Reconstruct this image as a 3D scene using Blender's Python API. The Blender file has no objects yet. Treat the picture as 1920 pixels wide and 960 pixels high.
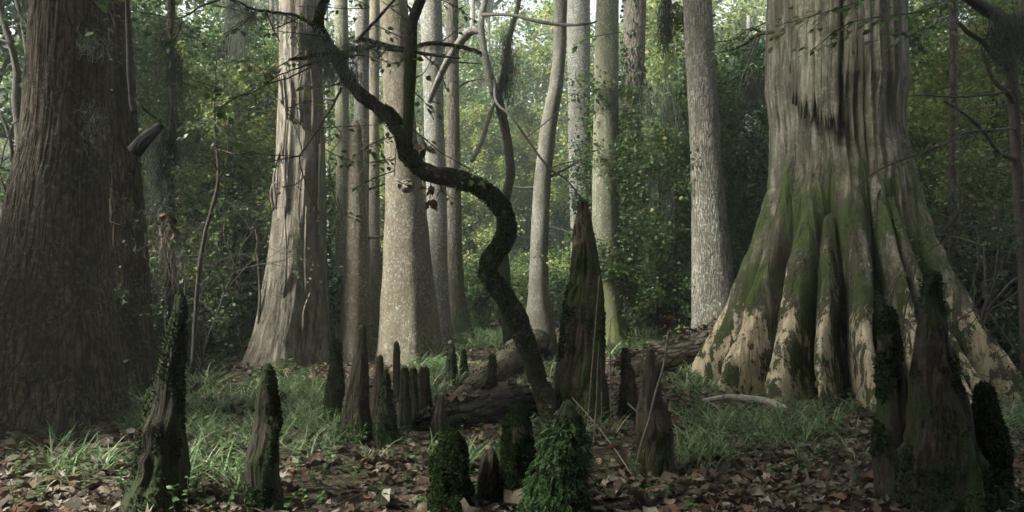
import bpy, math, random
import numpy as np
R_ = math.radians
scene = bpy.context.scene
col = scene.collection

# ------------------------------------------------------------------ camera
F = 1371.4      # focal length in pixels of the 1920 wide photograph
H = 1.3         # eye height
HY = 540.0      # row of the horizon
cam_d = bpy.data.cameras.new("camera")
cam_d.sensor_width = 36.0
cam_d.lens = 36.0 * F / 1920.0
cam_d.shift_y = (HY - 480.0) / 1920.0
cam_d.clip_start = 0.05
cam_d.clip_end = 1000.0
cam = bpy.data.objects.new("camera", cam_d)
cam.location = (0, 0, H)
cam.rotation_euler = (R_(90), 0, 0)
col.objects.link(cam)
scene.camera = cam

# ------------------------------------------------------------------ light
SUN_EL, SUN_AZ = 46.0, -114.0      # azimuth from +Y (view direction), negative = from the left
world = bpy.data.worlds.new("World")
scene.world = world
world.use_nodes = True
wn, wl = world.node_tree.nodes, world.node_tree.links
wn.clear()
sky = wn.new('ShaderNodeTexSky')
sky.sky_type = 'NISHITA'
sky.sun_disc = False
sky.sun_elevation = R_(SUN_EL)
sky.sun_rotation = R_(SUN_AZ)
sky.air_density = 1.0
sky.dust_density = 6.0
sky.ozone_density = 1.0
hsv = wn.new('ShaderNodeHueSaturation')
hsv.inputs['Saturation'].default_value = 0.36
bgn = wn.new('ShaderNodeBackground')
bgn.inputs['Strength'].default_value = 0.09
won = wn.new('ShaderNodeOutputWorld')
wl.new(sky.outputs[0], hsv.inputs['Color'])
wl.new(hsv.outputs[0], bgn.inputs['Color'])
wl.new(bgn.outputs[0], won.inputs['Surface'])
sun_d = bpy.data.lights.new("sun", 'SUN')
sun_d.energy = 3.1
sun_d.angle = R_(12)
sun_d.color = (1.0, 0.99, 0.92)
sun = bpy.data.objects.new("sun", sun_d)
sun.rotation_euler = (R_(90 - SUN_EL), 0, -R_(SUN_AZ) + math.pi)
sun.location = (0, 0, 60)
col.objects.link(sun)
scene.view_settings.view_transform = 'Standard'
scene.view_settings.look = 'None'
scene.view_settings.gamma = 1.0
scene.view_settings.use_curve_mapping = False
scene.view_settings.exposure = 2.5
scene.cycles.use_denoising = True
scene.cycles.max_bounces = 6
scene.cycles.diffuse_bounces = 3
scene.cycles.glossy_bounces = 2
scene.cycles.transmission_bounces = 3
scene.cycles.volume_bounces = 1

# ------------------------------------------------------------------ helpers
rs = np.random.RandomState

def P(px, py, Y):
    """the point at depth Y seen at pixel px, py"""
    return np.array(((px - 960.0) * Y / F, Y, H + (HY - py) * Y / F))

def gY(py):
    return F * H / (py - HY)

def _hash(i, j, k, s):
    n = (i * 73856093) ^ (j * 19349663) ^ (k * 83492791) ^ (s * 2654435761 & 0x7fffffff)
    n = (n ^ (n >> 13)) * 1274126177 & 0x7fffffff
    n = (n ^ (n >> 16)) * 668265263 & 0x7fffffff
    return ((n ^ (n >> 15)) & 0xffff) / 65535.0

def vnoise(p, s=0):
    p = np.asarray(p, float)
    i = np.floor(p).astype(np.int64)
    f = p - i
    f = f * f * (3 - 2 * f)
    x, y, z = i[..., 0], i[..., 1], i[..., 2]
    fx, fy, fz = f[..., 0], f[..., 1], f[..., 2]
    def L(a, b, t): return a + (b - a) * t
    return L(L(L(_hash(x, y, z, s), _hash(x + 1, y, z, s), fx),
               L(_hash(x, y + 1, z, s), _hash(x + 1, y + 1, z, s), fx), fy),
             L(L(_hash(x, y, z + 1, s), _hash(x + 1, y, z + 1, s), fx),
               L(_hash(x, y + 1, z + 1, s), _hash(x + 1, y + 1, z + 1, s), fx), fy), fz)

def fbm(p, o=4, s=0):
    a, t, w = 0.5, 0.0, 0.0
    p = np.asarray(p, float)
    for k in range(o):
        t = t + a * vnoise(p, s + k); w += a
        p = p * 2.03 + 11.7
        a *= 0.5
    return t / w

def V3(x, y, z):
    return np.stack(np.broadcast_arrays(np.asarray(x, float), np.asarray(y, float), np.asarray(z, float)), -1)

def ground_h(x, y):
    return 0.09 * (fbm(V3(np.asarray(x) * 0.55, np.asarray(y) * 0.55, 3.1), 3, 5) - 0.5)

def base_loc(x, y, sink=0.0):
    return (float(x), float(y), float(ground_h(x, y)) - sink)

class MB:
    def __init__(s):
        s.v, s.bc, s.rg, s.q, s.t, s.n = [], [], [], [], [], 0
    def add(s, V, Q=None, T=None, bc=None, rg=None):
        V = np.asarray(V, float).reshape(-1, 3)
        s.v.append(V)
        s.bc.append(V if bc is None else bc)
        s.rg.append(np.zeros(len(V)) if rg is None else rg)
        if Q is not None and len(Q): s.q.append(np.asarray(Q) + s.n)
        if T is not None and len(T): s.t.append(np.asarray(T) + s.n)
        s.n += len(V)
        return s
    def mesh(s, name, off=(0, 0, 0), smooth=True):
        V = np.concatenate(s.v) - np.asarray(off, float)
        Q = np.concatenate(s.q) if s.q else np.zeros((0, 4), int)
        T = np.concatenate(s.t) if s.t else np.zeros((0, 3), int)
        m = bpy.data.meshes.new(name)
        m.vertices.add(len(V)); m.vertices.foreach_set('co', V.ravel().astype(np.float32))
        loops = np.concatenate([Q.ravel(), T.ravel()]).astype(np.int32)
        m.loops.add(len(loops)); m.loops.foreach_set('vertex_index', loops)
        st = np.concatenate([np.arange(len(Q)) * 4, len(Q) * 4 + np.arange(len(T)) * 3]).astype(np.int32)
        m.polygons.add(len(st)); m.polygons.foreach_set('loop_start', st)
        m.polygons.foreach_set('use_smooth', np.full(len(st), smooth))
        a = m.attributes.new('bc', 'FLOAT_VECTOR', 'POINT')
        a.data.foreach_set('vector', np.concatenate(s.bc).ravel().astype(np.float32))
        b = m.attributes.new('ridge', 'FLOAT', 'POINT')
        b.data.foreach_set('value', np.concatenate(s.rg).astype(np.float32))
        m.update(calc_edges=True)
        return m
    def build(s, name, mat, parent=None, loc=None, smooth=True):
        off = loc if loc is not None else (root_loc(parent) if parent is not None else (0, 0, 0))
        me = s.mesh(name, off, smooth)
        me.materials.append(mat)
        o = bpy.data.objects.new(name, me)
        col.objects.link(o)
        if parent is not None:
            o.parent = parent
        elif loc is not None:
            o.location = loc
        return o

def root_loc(o):
    p = np.zeros(3)
    while o is not None:
        p = p + np.array(o.location); o = o.parent
    return p

def tag(o, label, cat, group=None, kind=None):
    if label: o['label'] = label
    if cat: o['category'] = cat
    if group: o['group'] = group
    if kind: o['kind'] = kind
    return o

def thing(name, loc, label, cat, group=None):
    o = bpy.data.objects.new(name, None)
    o.empty_display_size = 0.3
    o.location = loc
    col.objects.link(o)
    return tag(o, label, cat, group)

def smooth_path(pts, n):
    """Catmull-Rom through rows (any width), n samples per span"""
    p = np.asarray(pts, float)
    p = np.vstack([2 * p[0] - p[1], p, 2 * p[-1] - p[-2]])
    out = []
    t = np.linspace(0, 1, n, endpoint=False)[:, None]
    for i in range(1, len(p) - 2):
        a, b, c, d = p[i - 1], p[i], p[i + 1], p[i + 2]
        out.append(0.5 * (2 * b + (c - a) * t + (2 * a - 5 * b + 4 * c - d) * t ** 2 + (3 * b - a - 3 * c + d) * t ** 3))
    out.append(p[-2][None])
    return np.vstack(out)

def tube(mb, path, rad, seg=8, amp=0.0, freq=6.0, seed=0, cap=True, stretch=0.35):
    path = np.asarray(path, float); n = len(path)
    rad = np.broadcast_to(np.asarray(rad, float), (n,)).copy()
    tg = np.gradient(path, axis=0)
    tg /= np.linalg.norm(tg, axis=1)[:, None] + 1e-9
    u = np.zeros((n, 3))
    a = np.cross(tg[0], (0, 1, 0.01)); a /= np.linalg.norm(a) + 1e-9
    for i in range(n):
        a = a - tg[i] * np.dot(a, tg[i]); a /= np.linalg.norm(a) + 1e-9
        u[i] = a
    w = np.cross(tg, u)
    th = np.linspace(0, 2 * np.pi, seg, endpoint=False)
    c, s_ = np.cos(th), np.sin(th)
    L = np.concatenate([[0], np.cumsum(np.linalg.norm(np.diff(path, axis=0), axis=1))])
    bc = V3(rad[:, None] * c, rad[:, None] * s_, L[:, None] + seed * 1.7)
    rr = np.repeat(rad[:, None], seg, 1)
    if amp:
        q = bc.copy(); q[..., 2] *= stretch
        rr = rr * (1 + amp * (fbm(q * freq, 3, seed) - 0.5) * 2)
    V = path[:, None, :] + rr[..., None] * (c[None, :, None] * u[:, None, :] + s_[None, :, None] * w[:, None, :])
    idx = np.arange(n * seg).reshape(n, seg)
    nx = np.roll(idx, -1, 1)
    Q = np.stack([idx[:-1], nx[:-1], nx[1:], idx[1:]], -1).reshape(-1, 4)
    V = V.reshape(-1, 3); bc = bc.reshape(-1, 3)
    T = []
    if cap:
        V = np.vstack([V, path[0] - tg[0] * rad[0] * 0.3, path[-1] + tg[-1] * rad[-1] * 0.5])
        bc = np.vstack([bc, bc[0], bc[-1]])
        b, e = n * seg, n * seg + 1
        T = [(b, nx[0, i], idx[0, i]) for i in range(seg)] + [(e, idx[-1, i], nx[-1, i]) for i in range(seg)]
    mb.add(V, Q, T, bc)
    return mb

def profile(Y, prof, ztop=None, below=0.35, lean=(0.0, 0.0)):
    """(py, xl, xr) rows, top to bottom, at depth Y -> z, cx, r sorted upward; carried on to ztop"""
    pr = sorted(prof, key=lambda a: -a[0])
    z = [H + (HY - p[0]) * Y / F for p in pr]
    cx = [((p[1] + p[2]) / 2 - 960) * Y / F for p in pr]
    r = [(p[2] - p[1]) / 2 * Y / F for p in pr]
    if z[0] > -below:
        z.insert(0, -below)
        cx.insert(0, cx[0]); r.insert(0, r[0] * 1.08)
    if ztop and z[-1] < ztop:
        k = (cx[-1] - cx[-2]) / (z[-1] - z[-2]); k = max(-0.06, min(0.06, k))
        dz = ztop - z[-1]
        cx.append(cx[-1] + k * dz * 0.6); r.append(r[-1] * 0.42); z.append(ztop)
    return np.array(z), np.array(cx), np.array(r)

def body(mb, zs, cxs, rs_, Y, nth, nz, rfun=None, amp=0.0, freq=3.0, st=0.2, seed=0, close=False, ys=None, zlim=None, power=1.0, ridged=False, dome=0.0):
    """stack of rings, radius modulated by rfun(theta, z) and by noise; returns (V grid, r grid)"""
    t = np.linspace(0, 1, nz) ** power
    z = zs[0] + (zs[-1] - zs[0]) * t
    cx = np.interp(z, zs, cxs); r = np.interp(z, zs, rs_)
    k = max(3, nz // 24) | 1
    ker = np.hanning(k + 2)[1:-1]; ker /= ker.sum()
    def sm(a):
        e = np.concatenate([np.full(k // 2, a[0]), a, np.full(k // 2, a[-1])])
        return np.convolve(e, ker, 'valid')
    if power == 1.0:
        cx = sm(cx); r = sm(r)
    if dome:
        d = np.clip((zs[-1] - z) / dome, 0, 1)
        r = r * np.sqrt(np.clip(1 - (1 - d) ** 2, 0.02, 1))
    cy = np.full(nz, Y) if ys is None else np.interp(z, zs, ys)
    th = np.linspace(0, 2 * np.pi, nth, endpoint=False)
    TH, Z = np.meshgrid(th, z)
    RR = np.repeat(r[:, None], nth, 1)
    rg = np.zeros_like(RR)
    if rfun is not None:
        m, rg = rfun(TH, Z)
        RR = RR * m
    # theta 0 faces the camera (-Y), theta grows to the right (+X)
    bc = V3(RR * np.sin(TH), -RR * np.cos(TH), Z)
    if amp:
        q = bc.copy(); q[..., 2] *= st
        q = q * freq
        n = fbm(q, 4, seed)
        if ridged:
            n2 = 1 - np.abs(2 * vnoise(q * 2.0, seed + 9) - 1) * 1.6
            n = 0.5 * n + 0.5 * n2
        RR = RR + amp * (n - 0.5) * 2
    V = V3(cx[:, None] + RR * np.sin(TH), cy[:, None] - RR * np.cos(TH), Z)
    idx = np.arange(nz * nth).reshape(nz, nth); nx = np.roll(idx, -1, 1)
    Q = np.stack([idx[:-1], nx[:-1], nx[1:], idx[1:]], -1).reshape(-1, 4)
    Vf, bcf, rgf = V.reshape(-1, 3), bc.reshape(-1, 3), rg.reshape(-1)
    T = []
    if close:
        top = V[-1].mean(0) + (0, 0, r[-1] * 0.5)
        Vf = np.vstack([Vf, top]); bcf = np.vstack([bcf, bcf[-1]]); rgf = np.append(rgf, 0)
        e = nz * nth
        T = [(e, idx[-1, i], nx[-1, i]) for i in range(nth)]
    mb.add(Vf, Q, T, bcf, rgf)
    return V, TH, Z

# leaf shapes: local x width, y length, z bend
def shape_diamond():
    v = np.array([(0, 0, 0), (.36, .45, .07), (0, 1, -.04), (-.36, .45, .07)])
    return v, None, np.array([(0, 1, 2), (0, 2, 3)])
def shape_oval():
    v = np.array([(0, 0, 0), (.22, .22, .05), (.30, .55, .06), (0, 1, -.1), (-.30, .55, .06), (-.22, .22, .05), (0, .22, 0), (0, .58, .0)])
    return v, np.array([(6, 1, 2, 7), (6, 7, 4, 5)]), np.array([(0, 1, 6), (0, 6, 5), (7, 2, 3), (7, 3, 4)])
def shape_dry():
    v = np.array([(0, 0, 0), (.18, .16, .10), (.34, .46, .22), (.24, .78, .12), (.02, 1, .20), (-.22, .80, .02), (-.38, .50, .14), (-.20, .18, .12), (0, .2, 0), (0, .5, -.04), (0, .78, .04)])
    return v, np.array([(8, 1, 2, 9), (8, 9, 6, 7), (9, 2, 3, 10), (9, 10, 5, 6)]), np.array([(0, 1, 8), (0, 8, 7), (10, 3, 4), (10, 4, 5)])
def shape_lobed():
    # a five-pointed leaf like maple or sweetgum
    pts = [(0, 0)]
    out = []
    for k, (a, l) in enumerate([(-115, .42), (-85, .22), (-55, .85), (-28, .36), (0, 1.0), (28, .36), (55, .85), (85, .22), (115, .42)]):
        out.append((l * math.sin(R_(a)), .25 + l * .75 * math.cos(R_(a)), .16 * l if k % 2 == 0 else -.02))
    v = np.array([(0, .25, 0)] + out + [(0, -.1, 0.05)])
    n = len(out)
    T = [(0, i + 1, i) for i in range(1, n)] + [(0, 1, n + 1), (0, n + 1, n)]
    return v, None, np.array(T)
def shape_blade(n=4):
    v, Q = [], []
    for i in range(n):
        t = i / n
        v += [(-.5 * (1 - t ** 2), t, -.55 * t ** 2.2), (.5 * (1 - t ** 2), t, -.55 * t ** 2.2)]
    v.append((0, 1, -.62))
    v = np.array(v, float)
    for i in range(n - 1):
        Q.append((2 * i, 2 * i + 1, 2 * i + 3, 2 * i + 2))
    return v, np.array(Q), np.array([(2 * n - 2, 2 * n - 1, 2 * n)])

def unit(a):
    return a / (np.linalg.norm(a, axis=-1, keepdims=True) + 1e-9)

def leaves(mb, pos, d, nrm, size, shp, width=1.0, bend=1.0, rng=None):
    v, Q, T = shp
    pos = np.asarray(pos, float); N = len(pos)
    if N == 0: return mb
    size = np.broadcast_to(size, (N,)); width = np.broadcast_to(width, (N,)); bend = np.broadcast_to(bend, (N,))
    y = unit(np.broadcast_to(d, (N, 3))); x = unit(np.cross(y, np.broadcast_to(nrm, (N, 3)))); z = np.cross(x, y)
    W = (pos[:, None] + (x[:, None] * (v[None, :, 0:1] * width[:, None, None])
         + y[:, None] * v[None, :, 1:2] + z[:, None] * (v[None, :, 2:3] * bend[:, None, None])) * size[:, None, None])
    k = len(v)
    off = (np.arange(N) * k)[:, None, None]
    q = (Q[None] + off).reshape(-1, 4) if Q is not None and len(Q) else None
    t = (T[None] + off).reshape(-1, 3) if T is not None else None
    mb.add(W.reshape(-1, 3), q, t)
    return mb

def rdir(rng, n, up=0.0):
    d = rng.normal(size=(n, 3)); d[:, 2] += up
    return unit(d)

# ------------------------------------------------------------------ materials
def new_mat(name):
    m = bpy.data.materials.new(name); m.use_nodes = True
    nt = m.node_tree; nt.nodes.clear()
    out = nt.nodes.new('ShaderNodeOutputMaterial')
    bs = nt.nodes.new('ShaderNodeBsdfPrincipled')
    nt.links.new(bs.outputs[0], out.inputs['Surface'])
    return m, nt, bs, out

class NT:
    def __init__(s, nt): s.nt = nt
    def n(s, t, **kw):
        x = s.nt.nodes.new(t)
        for k, v in kw.items(): setattr(x, k, v)
        return x
    def l(s, a, b): s.nt.links.new(a, b)
    def noise(s, vec, scale, detail=5, rough=.55, dist=0.0):
        x = s.n('ShaderNodeTexNoise'); x.inputs['Scale'].default_value = scale
        x.inputs['Detail'].default_value = detail; x.inputs['Roughness'].default_value = rough
        x.inputs['Distortion'].default_value = dist
        s.l(vec, x.inputs['Vector']); return x.outputs['Fac']
    def ramp(s, fac, stops, interp='LINEAR'):
        x = s.n('ShaderNodeValToRGB'); x.color_ramp.interpolation = interp
        e = x.color_ramp.elements
        while len(e) < len(stops): e.new(0.5)
        for el, (p, c) in zip(e, stops):
            el.position = p
            el.color = (c, c, c, 1) if not hasattr(c, '__len__') else (*c, 1)
        s.l(fac, x.inputs[0]); return x.outputs['Color']
    def mix(s, f, a, b, mode='MIX'):
        x = s.n('ShaderNodeMix', data_type='RGBA', blend_type=mode)
        for sock, val in ((x.inputs['Factor'], f), (x.inputs['A'], a), (x.inputs['B'], b)):
            pass
        fa, A, B = x.inputs[0], x.inputs[6], x.inputs[7]
        for sock, val in ((fa, f), (A, a), (B, b)):
            if hasattr(val, 'links') or hasattr(val, 'is_linked'): s.l(val, sock)
            elif hasattr(val, '__len__'): sock.default_value = (*val, 1)
            else: sock.default_value = val
        return x.outputs[2]
    def math(s, op, a, b=None, clamp=False):
        x = s.n('ShaderNodeMath', operation=op, use_clamp=clamp)
        for i, val in enumerate((a, b)):
            if val is None: continue
            if hasattr(val, 'is_linked'): s.l(val, x.inputs[i])
            else: x.inputs[i].default_value = val
        return x.outputs[0]
    def mapping(s, vec, sc):
        x = s.n('ShaderNodeMapping'); x.inputs['Scale'].default_value = sc
        s.l(vec, x.inputs['Vector']); return x.outputs[0]

def bark_mat(name, dark, light, style='plate', freq=14.0, stretch=0.22, lichen=0.3, moss=0.0, moss_top=0.6, bump=0.6,
             mossc=((.018, .028, .008), (.05, .075, .018)), stain=0.5, ridge_cream=False, lichc=(.36, .38, .33), rough=.9):
    m, nt, bs, out = new_mat(name); g = NT(nt)
    at = g.n('ShaderNodeAttribute', attribute_name='bc'); vec = at.outputs['Vector']
    sv = g.mapping(vec, (1, 1, stretch))
    big = g.noise(vec, 1.3, 4)
    if style == 'plate':      # furrowed, ridged bark
        w = g.noise(sv, freq * .7, 3)
        wv = g.n('ShaderNodeVectorMath', operation='ADD')
        cc = g.n('ShaderNodeCombineXYZ'); g.l(g.math('MULTIPLY', w, .10), cc.inputs[0]); g.l(g.math('MULTIPLY', w, .06), cc.inputs[1])
        g.l(sv, wv.inputs[0]); g.l(cc.outputs[0], wv.inputs[1])
        vo = g.n('ShaderNodeTexVoronoi', feature='DISTANCE_TO_EDGE'); vo.inputs['Scale'].default_value = freq
        g.l(wv.outputs[0], vo.inputs['Vector'])
        furrow = g.math('MULTIPLY', g.ramp(vo.outputs['Distance'], [(0.0, 0.0), (0.13, .75), (.32, 1.0)]), g.ramp(g.noise(sv, freq * .5, 3), [(.3, .55), (.6, 1.0)]))
        fine = g.noise(vec, freq * 5, 5, .65)
        hgt = g.math('ADD', g.math('MULTIPLY', furrow, .7), g.math('MULTIPLY', fine, .45))
    elif style == 'grain':    # weathered, stringy wood
        sv2 = g.mapping(vec, (1, 1, stretch * .18))
        s1 = g.noise(sv2, freq * 1.6, 5, .6, .4)
        s2 = g.noise(sv2, freq * 5.5, 3, .6)
        s1 = g.ramp(s1, [(.34, 0.0), (.48, .62), (.7, 1.0)])
        fine = s2
        hgt = g.math('ADD', g.math('MULTIPLY', s1, .8), g.math('MULTIPLY', s2, .35))
        furrow = s1
    else:                     # pebbled, blotchy bark
        s1 = g.noise(sv, freq * 2.5, 6, .72)
        s1 = g.ramp(s1, [(.30, 0.0), (.52, .6), (.72, 1.0)])
        fine = g.noise(vec, freq * 6, 4, .7)
        furrow = s1
        hgt = g.math('ADD', g.math('MULTIPLY', s1, .6), g.math('MULTIPLY', fine, .5))
    c = g.mix(furrow, [x * .30 for x in dark], light)
    c = g.mix(g.ramp(fine, [(.3, .55), (.7, 0.0)]), c, dark)
    med = g.noise(g.mapping(vec, (1, 1, .5)), 3.8, 8, .72)
    c = g.mix(g.ramp(med, [(.44, .72), (.57, 0.0)]), c, [x * .8 for x in dark])
    c = g.mix(g.math('MULTIPLY', g.ramp(big, [(.35, 1.0), (.6, 0.0)]), stain), c, dark)
    if lichen:
        ln = g.noise(vec, 22, 6, .7); lb = g.noise(vec, 2.1, 3)
        lf = g.math('MULTIPLY', g.ramp(ln, [(.52, 0.0), (.62, 1.0)]), g.ramp(lb, [(.38, .25), (.6, 1.0)]))
        c = g.mix(g.math('MULTIPLY', lf, lichen), c, lichc)
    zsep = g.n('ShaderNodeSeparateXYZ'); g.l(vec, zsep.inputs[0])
    if ridge_cream:
        st_ = g.noise(g.mapping(vec, (1, 1, .10)), 3.2, 7, .66)
        c = g.mix(g.ramp(st_, [(.42, .80), (.55, 0.0)]), c, (.035, .030, .018))
        ra = g.n('ShaderNodeAttribute', attribute_name='ridge')
        pn = g.noise(g.mapping(vec, (1, 1, .38)), 5.2, 9, .74)
        zz = g.math('MULTIPLY', zsep.outputs['Z'], .30)
        k = g.math('SUBTRACT', g.math('ADD', g.math('MULTIPLY', ra.outputs['Fac'], .45), g.math('SUBTRACT', g.math('MULTIPLY', pn, 2.1), .52)), g.math('MULTIPLY', zz, .82))
        kf = g.ramp(k, [(.60, 0.0), (.66, 1.0)])
        pm = g.noise(g.mapping(vec, (1, 1, .5)), 3.6, 10, .74)
        kf = g.math('MULTIPLY', kf, g.ramp(pm, [(.515, 1.0), (.54, .04)]))
        cream = g.mix(g.noise(g.mapping(vec, (1, 1, .15)), 16, 5, .6), (.20, .155, .09), (.62, .54, .375))
        cream = g.mix(g.ramp(g.noise(vec, 45, 4, .7), [(.5, 0.0), (.62, .55)]), cream, (.20, .16, .10))
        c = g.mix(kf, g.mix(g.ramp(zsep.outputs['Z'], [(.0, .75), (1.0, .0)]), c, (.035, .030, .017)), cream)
    if moss:
        mn = g.noise(g.mapping(vec, (1, 1, .45)), 3.4, 8, .74)
        mz = g.math('MULTIPLY', g.math('SUBTRACT', moss_top, zsep.outputs['Z']), .13)
        mz = g.math('MINIMUM', g.math('MAXIMUM', mz, -.35), .05)
        k = g.math('ADD', mn, mz)
        mf = g.ramp(k, [(.60 - moss * .25, 0.0), (.70 - moss * .25, 1.0)])
        if ridge_cream:
            mf = g.math('MULTIPLY', mf, g.math('SUBTRACT', 1.0, g.math('MULTIPLY', kf, .95)))
        mc = g.mix(g.noise(vec, 38, 5, .7), mossc[0], mossc[1])
        c = g.mix(g.math('MULTIPLY', mf, .92), c, mc)
        hgt = g.math('ADD', hgt, g.math('MULTIPLY', g.math('MULTIPLY', g.noise(vec, 60, 3, .7), mf), .6))
    g.l(c, bs.inputs['Base Color'])
    bs.inputs['Roughness'].default_value = rough
    bs.inputs['Specular IOR Level'].default_value = 0.25
    bu = g.n('ShaderNodeBump'); bu.inputs['Strength'].default_value = bump; bu.inputs['Distance'].default_value = 0.03
    g.l(hgt, bu.inputs['Height']); g.l(bu.outputs[0], bs.inputs['Normal'])
    return m

def leaf_mat(name, cols, trans=0.35, rough=.5, spec=.4):
    m, nt, bs, out = new_mat(name); g = NT(nt)
    geo = g.n('ShaderNodeNewGeometry')
    n = len(cols)
    c = g.ramp(geo.outputs['Random Per Island'], [(i / n, cc) for i, cc in enumerate(cols)], 'CONSTANT')
    tc = g.n('ShaderNodeTexCoord')
    v = g.noise(tc.outputs['Object'], 30, 4, .6)
    c = g.mix(1.0, c, g.ramp(v, [(.3, .6), (.7, 1.25)]), 'MULTIPLY')
    g.l(c, bs.inputs['Base Color'])
    bs.inputs['Roughness'].default_value = rough
    bs.inputs['Specular IOR Level'].default_value = spec
    if trans:
        tr = g.n('ShaderNodeBsdfTranslucent'); g.l(c, tr.inputs['Color'])
        mx = g.n('ShaderNodeMixShader'); mx.inputs[0].default_value = trans
        g.l(bs.outputs[0], mx.inputs[1]); g.l(tr.outputs[0], mx.inputs[2]); g.l(mx.outputs[0], out.inputs['Surface'])
    return m

def plain_mat(name, a, b, scale=20, rough=.85, bump=.4):
    m, nt, bs, out = new_mat(name); g = NT(nt)
    at = g.n('ShaderNodeAttribute', attribute_name='bc')
    n1 = g.noise(at.outputs['Vector'], scale, 6, .65)
    g.l(g.mix(g.ramp(n1, [(.3, 0.0), (.7, 1.0)]), a, b), bs.inputs['Base Color'])
    bs.inputs['Roughness'].default_value = rough; bs.inputs['Specular IOR Level'].default_value = .25
    bu = g.n('ShaderNodeBump'); bu.inputs['Strength'].default_value = bump; bu.inputs['Distance'].default_value = .02
    g.l(n1, bu.inputs['Height']); g.l(bu.outputs[0], bs.inputs['Normal'])
    return m

M = {}
M['furrow'] = bark_mat('furrowed_brown_bark', (.050, .037, .023), (.205, .158, .10), 'plate', 22, .10, lichen=.28, moss=.18, moss_top=.4, bump=1.0, stain=.7)
M['dead'] = bark_mat('weathered_grey_wood', (.085, .07, .05), (.30, .275, .215), 'grain', 11, .4, lichen=.15, moss=.15, moss_top=.2, bump=.8, stain=.45, lichc=(.42, .42, .38))
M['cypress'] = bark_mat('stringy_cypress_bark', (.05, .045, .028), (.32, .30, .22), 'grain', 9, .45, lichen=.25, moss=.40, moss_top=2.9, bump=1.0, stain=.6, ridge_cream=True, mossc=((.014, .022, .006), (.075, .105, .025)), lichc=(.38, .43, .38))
M['pebble'] = bark_mat('pebbled_grey_bark', (.10, .08, .052), (.26, .24, .172), 'pebble', 16, .5, lichen=.5, moss=.25, moss_top=.3, bump=.7, stain=.5)
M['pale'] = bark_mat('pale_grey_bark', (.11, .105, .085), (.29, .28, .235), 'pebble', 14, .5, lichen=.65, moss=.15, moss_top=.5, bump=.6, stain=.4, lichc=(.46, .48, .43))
M['yellowish'] = bark_mat('yellow_green_lichen_bark', (.10, .10, .06), (.27, .275, .19), 'pebble', 15, .5, lichen=.5, moss=.5, moss_top=1.6, bump=.6, stain=.4, mossc=((.05, .06, .015), (.16, .18, .06)), lichc=(.40, .44, .30))
M['leaning'] = bark_mat('smooth_grey_bark', (.075, .068, .052), (.22, .21, .165), 'pebble', 16, .5, lichen=.35, moss=.25, moss_top=.5, bump=.6)
M['scaly'] = bark_mat('scaly_grey_bark', (.075, .068, .05), (.28, .26, .205), 'plate', 24, .16, lichen=.55, moss=.15, moss_top=.2, bump=.9, stain=.45)
M['mossy'] = bark_mat('moss_covered_bark', (.045, .034, .022), (.12, .095, .065), 'pebble', 18, .5, lichen=.15, moss=.85, moss_top=2.5, bump=.8)
M['dark_mossy'] = bark_mat('dark_mossy_bark', (.022, .018, .012), (.075, .062, .042), 'pebble', 18, .5, lichen=.2, moss=.6, moss_top=2.5, bump=1.0, mossc=((.012, .020, .005), (.06, .085, .018)))
M['vine'] = bark_mat('dull_brown_bark', (.06, .05, .035), (.17, .14, .10), 'plate', 12, .3, lichen=.3, moss=.4, moss_top=2, bump=.7)  # dull brown bark colour, used on trunks with and without ivy
M['knee'] = bark_mat('brown_knee_wood', (.025, .020, .013), (.10, .08, .052), 'grain', 14, .6, lichen=.1, moss=.35, moss_top=.5, bump=.9, mossc=((.012, .018, .005), (.04, .055, .014)))
M['knee_moss'] = bark_mat('mossy_knee_wood', (.018, .015, .009), (.075, .06, .038), 'grain', 14, .6, lichen=.1, moss=.42, moss_top=1.6, bump=.9, mossc=((.010, .018, .005), (.032, .055, .012)))
M['knee_big'] = bark_mat('patchy_knee_wood', (.035, .028, .016), (.17, .13, .085), 'grain', 10, .5, lichen=.2, moss=.42, moss_top=2.0, bump=1.0, mossc=((.016, .026, .006), (.06, .085, .02)))
M['twig'] = plain_mat('twig_bark', (.020, .017, .013), (.065, .055, .045), 30)
M['twig_pale'] = plain_mat('dry_stalk', (.14, .12, .09), (.33, .30, .25), 30)
M['stick'] = plain_mat('dull_stick_bark', (.06, .05, .038), (.19, .165, .125), 30)
M['tip'] = plain_mat('bare_knee_tip', (.07, .052, .036), (.22, .175, .13), 40)
M['log'] = bark_mat('rotting_log_bark', (.045, .038, .024), (.22, .19, .13), 'plate', 10, .3, lichen=.3, moss=.6, moss_top=1.2, bump=1.0, mossc=((.018, .028, .007), (.06, .085, .02)))
M['black_log'] = bark_mat('blackened_mossy_log', (.012, .010, .007), (.05, .04, .028), 'plate', 10, .3, lichen=.1, moss=.6, moss_top=1.2, bump=1.0, mossc=((.012, .02, .005), (.05, .07, .018)))
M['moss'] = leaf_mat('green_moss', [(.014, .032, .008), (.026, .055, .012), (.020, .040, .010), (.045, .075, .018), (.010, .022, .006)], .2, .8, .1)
M['moss_lit'] = leaf_mat('lit_moss', [(.022, .045, .010), (.045, .08, .018), (.032, .06, .014), (.08, .115, .03), (.016, .03, .008)], .25, .8, .1)  # brighter copy of the moss, light on upper edges put into the colour
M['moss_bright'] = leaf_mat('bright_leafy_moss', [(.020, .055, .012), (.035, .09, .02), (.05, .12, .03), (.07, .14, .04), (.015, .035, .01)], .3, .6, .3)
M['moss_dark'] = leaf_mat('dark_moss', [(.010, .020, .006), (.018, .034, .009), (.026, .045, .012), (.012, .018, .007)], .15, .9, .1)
M['leaf_a'] = leaf_mat('mid_green_leaves', [(.045, .095, .025), (.065, .12, .03), (.04, .08, .022), (.09, .14, .035), (.055, .11, .03), (.035, .07, .018), (.15, .16, .045), (.05, .10, .03)], .45)
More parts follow.
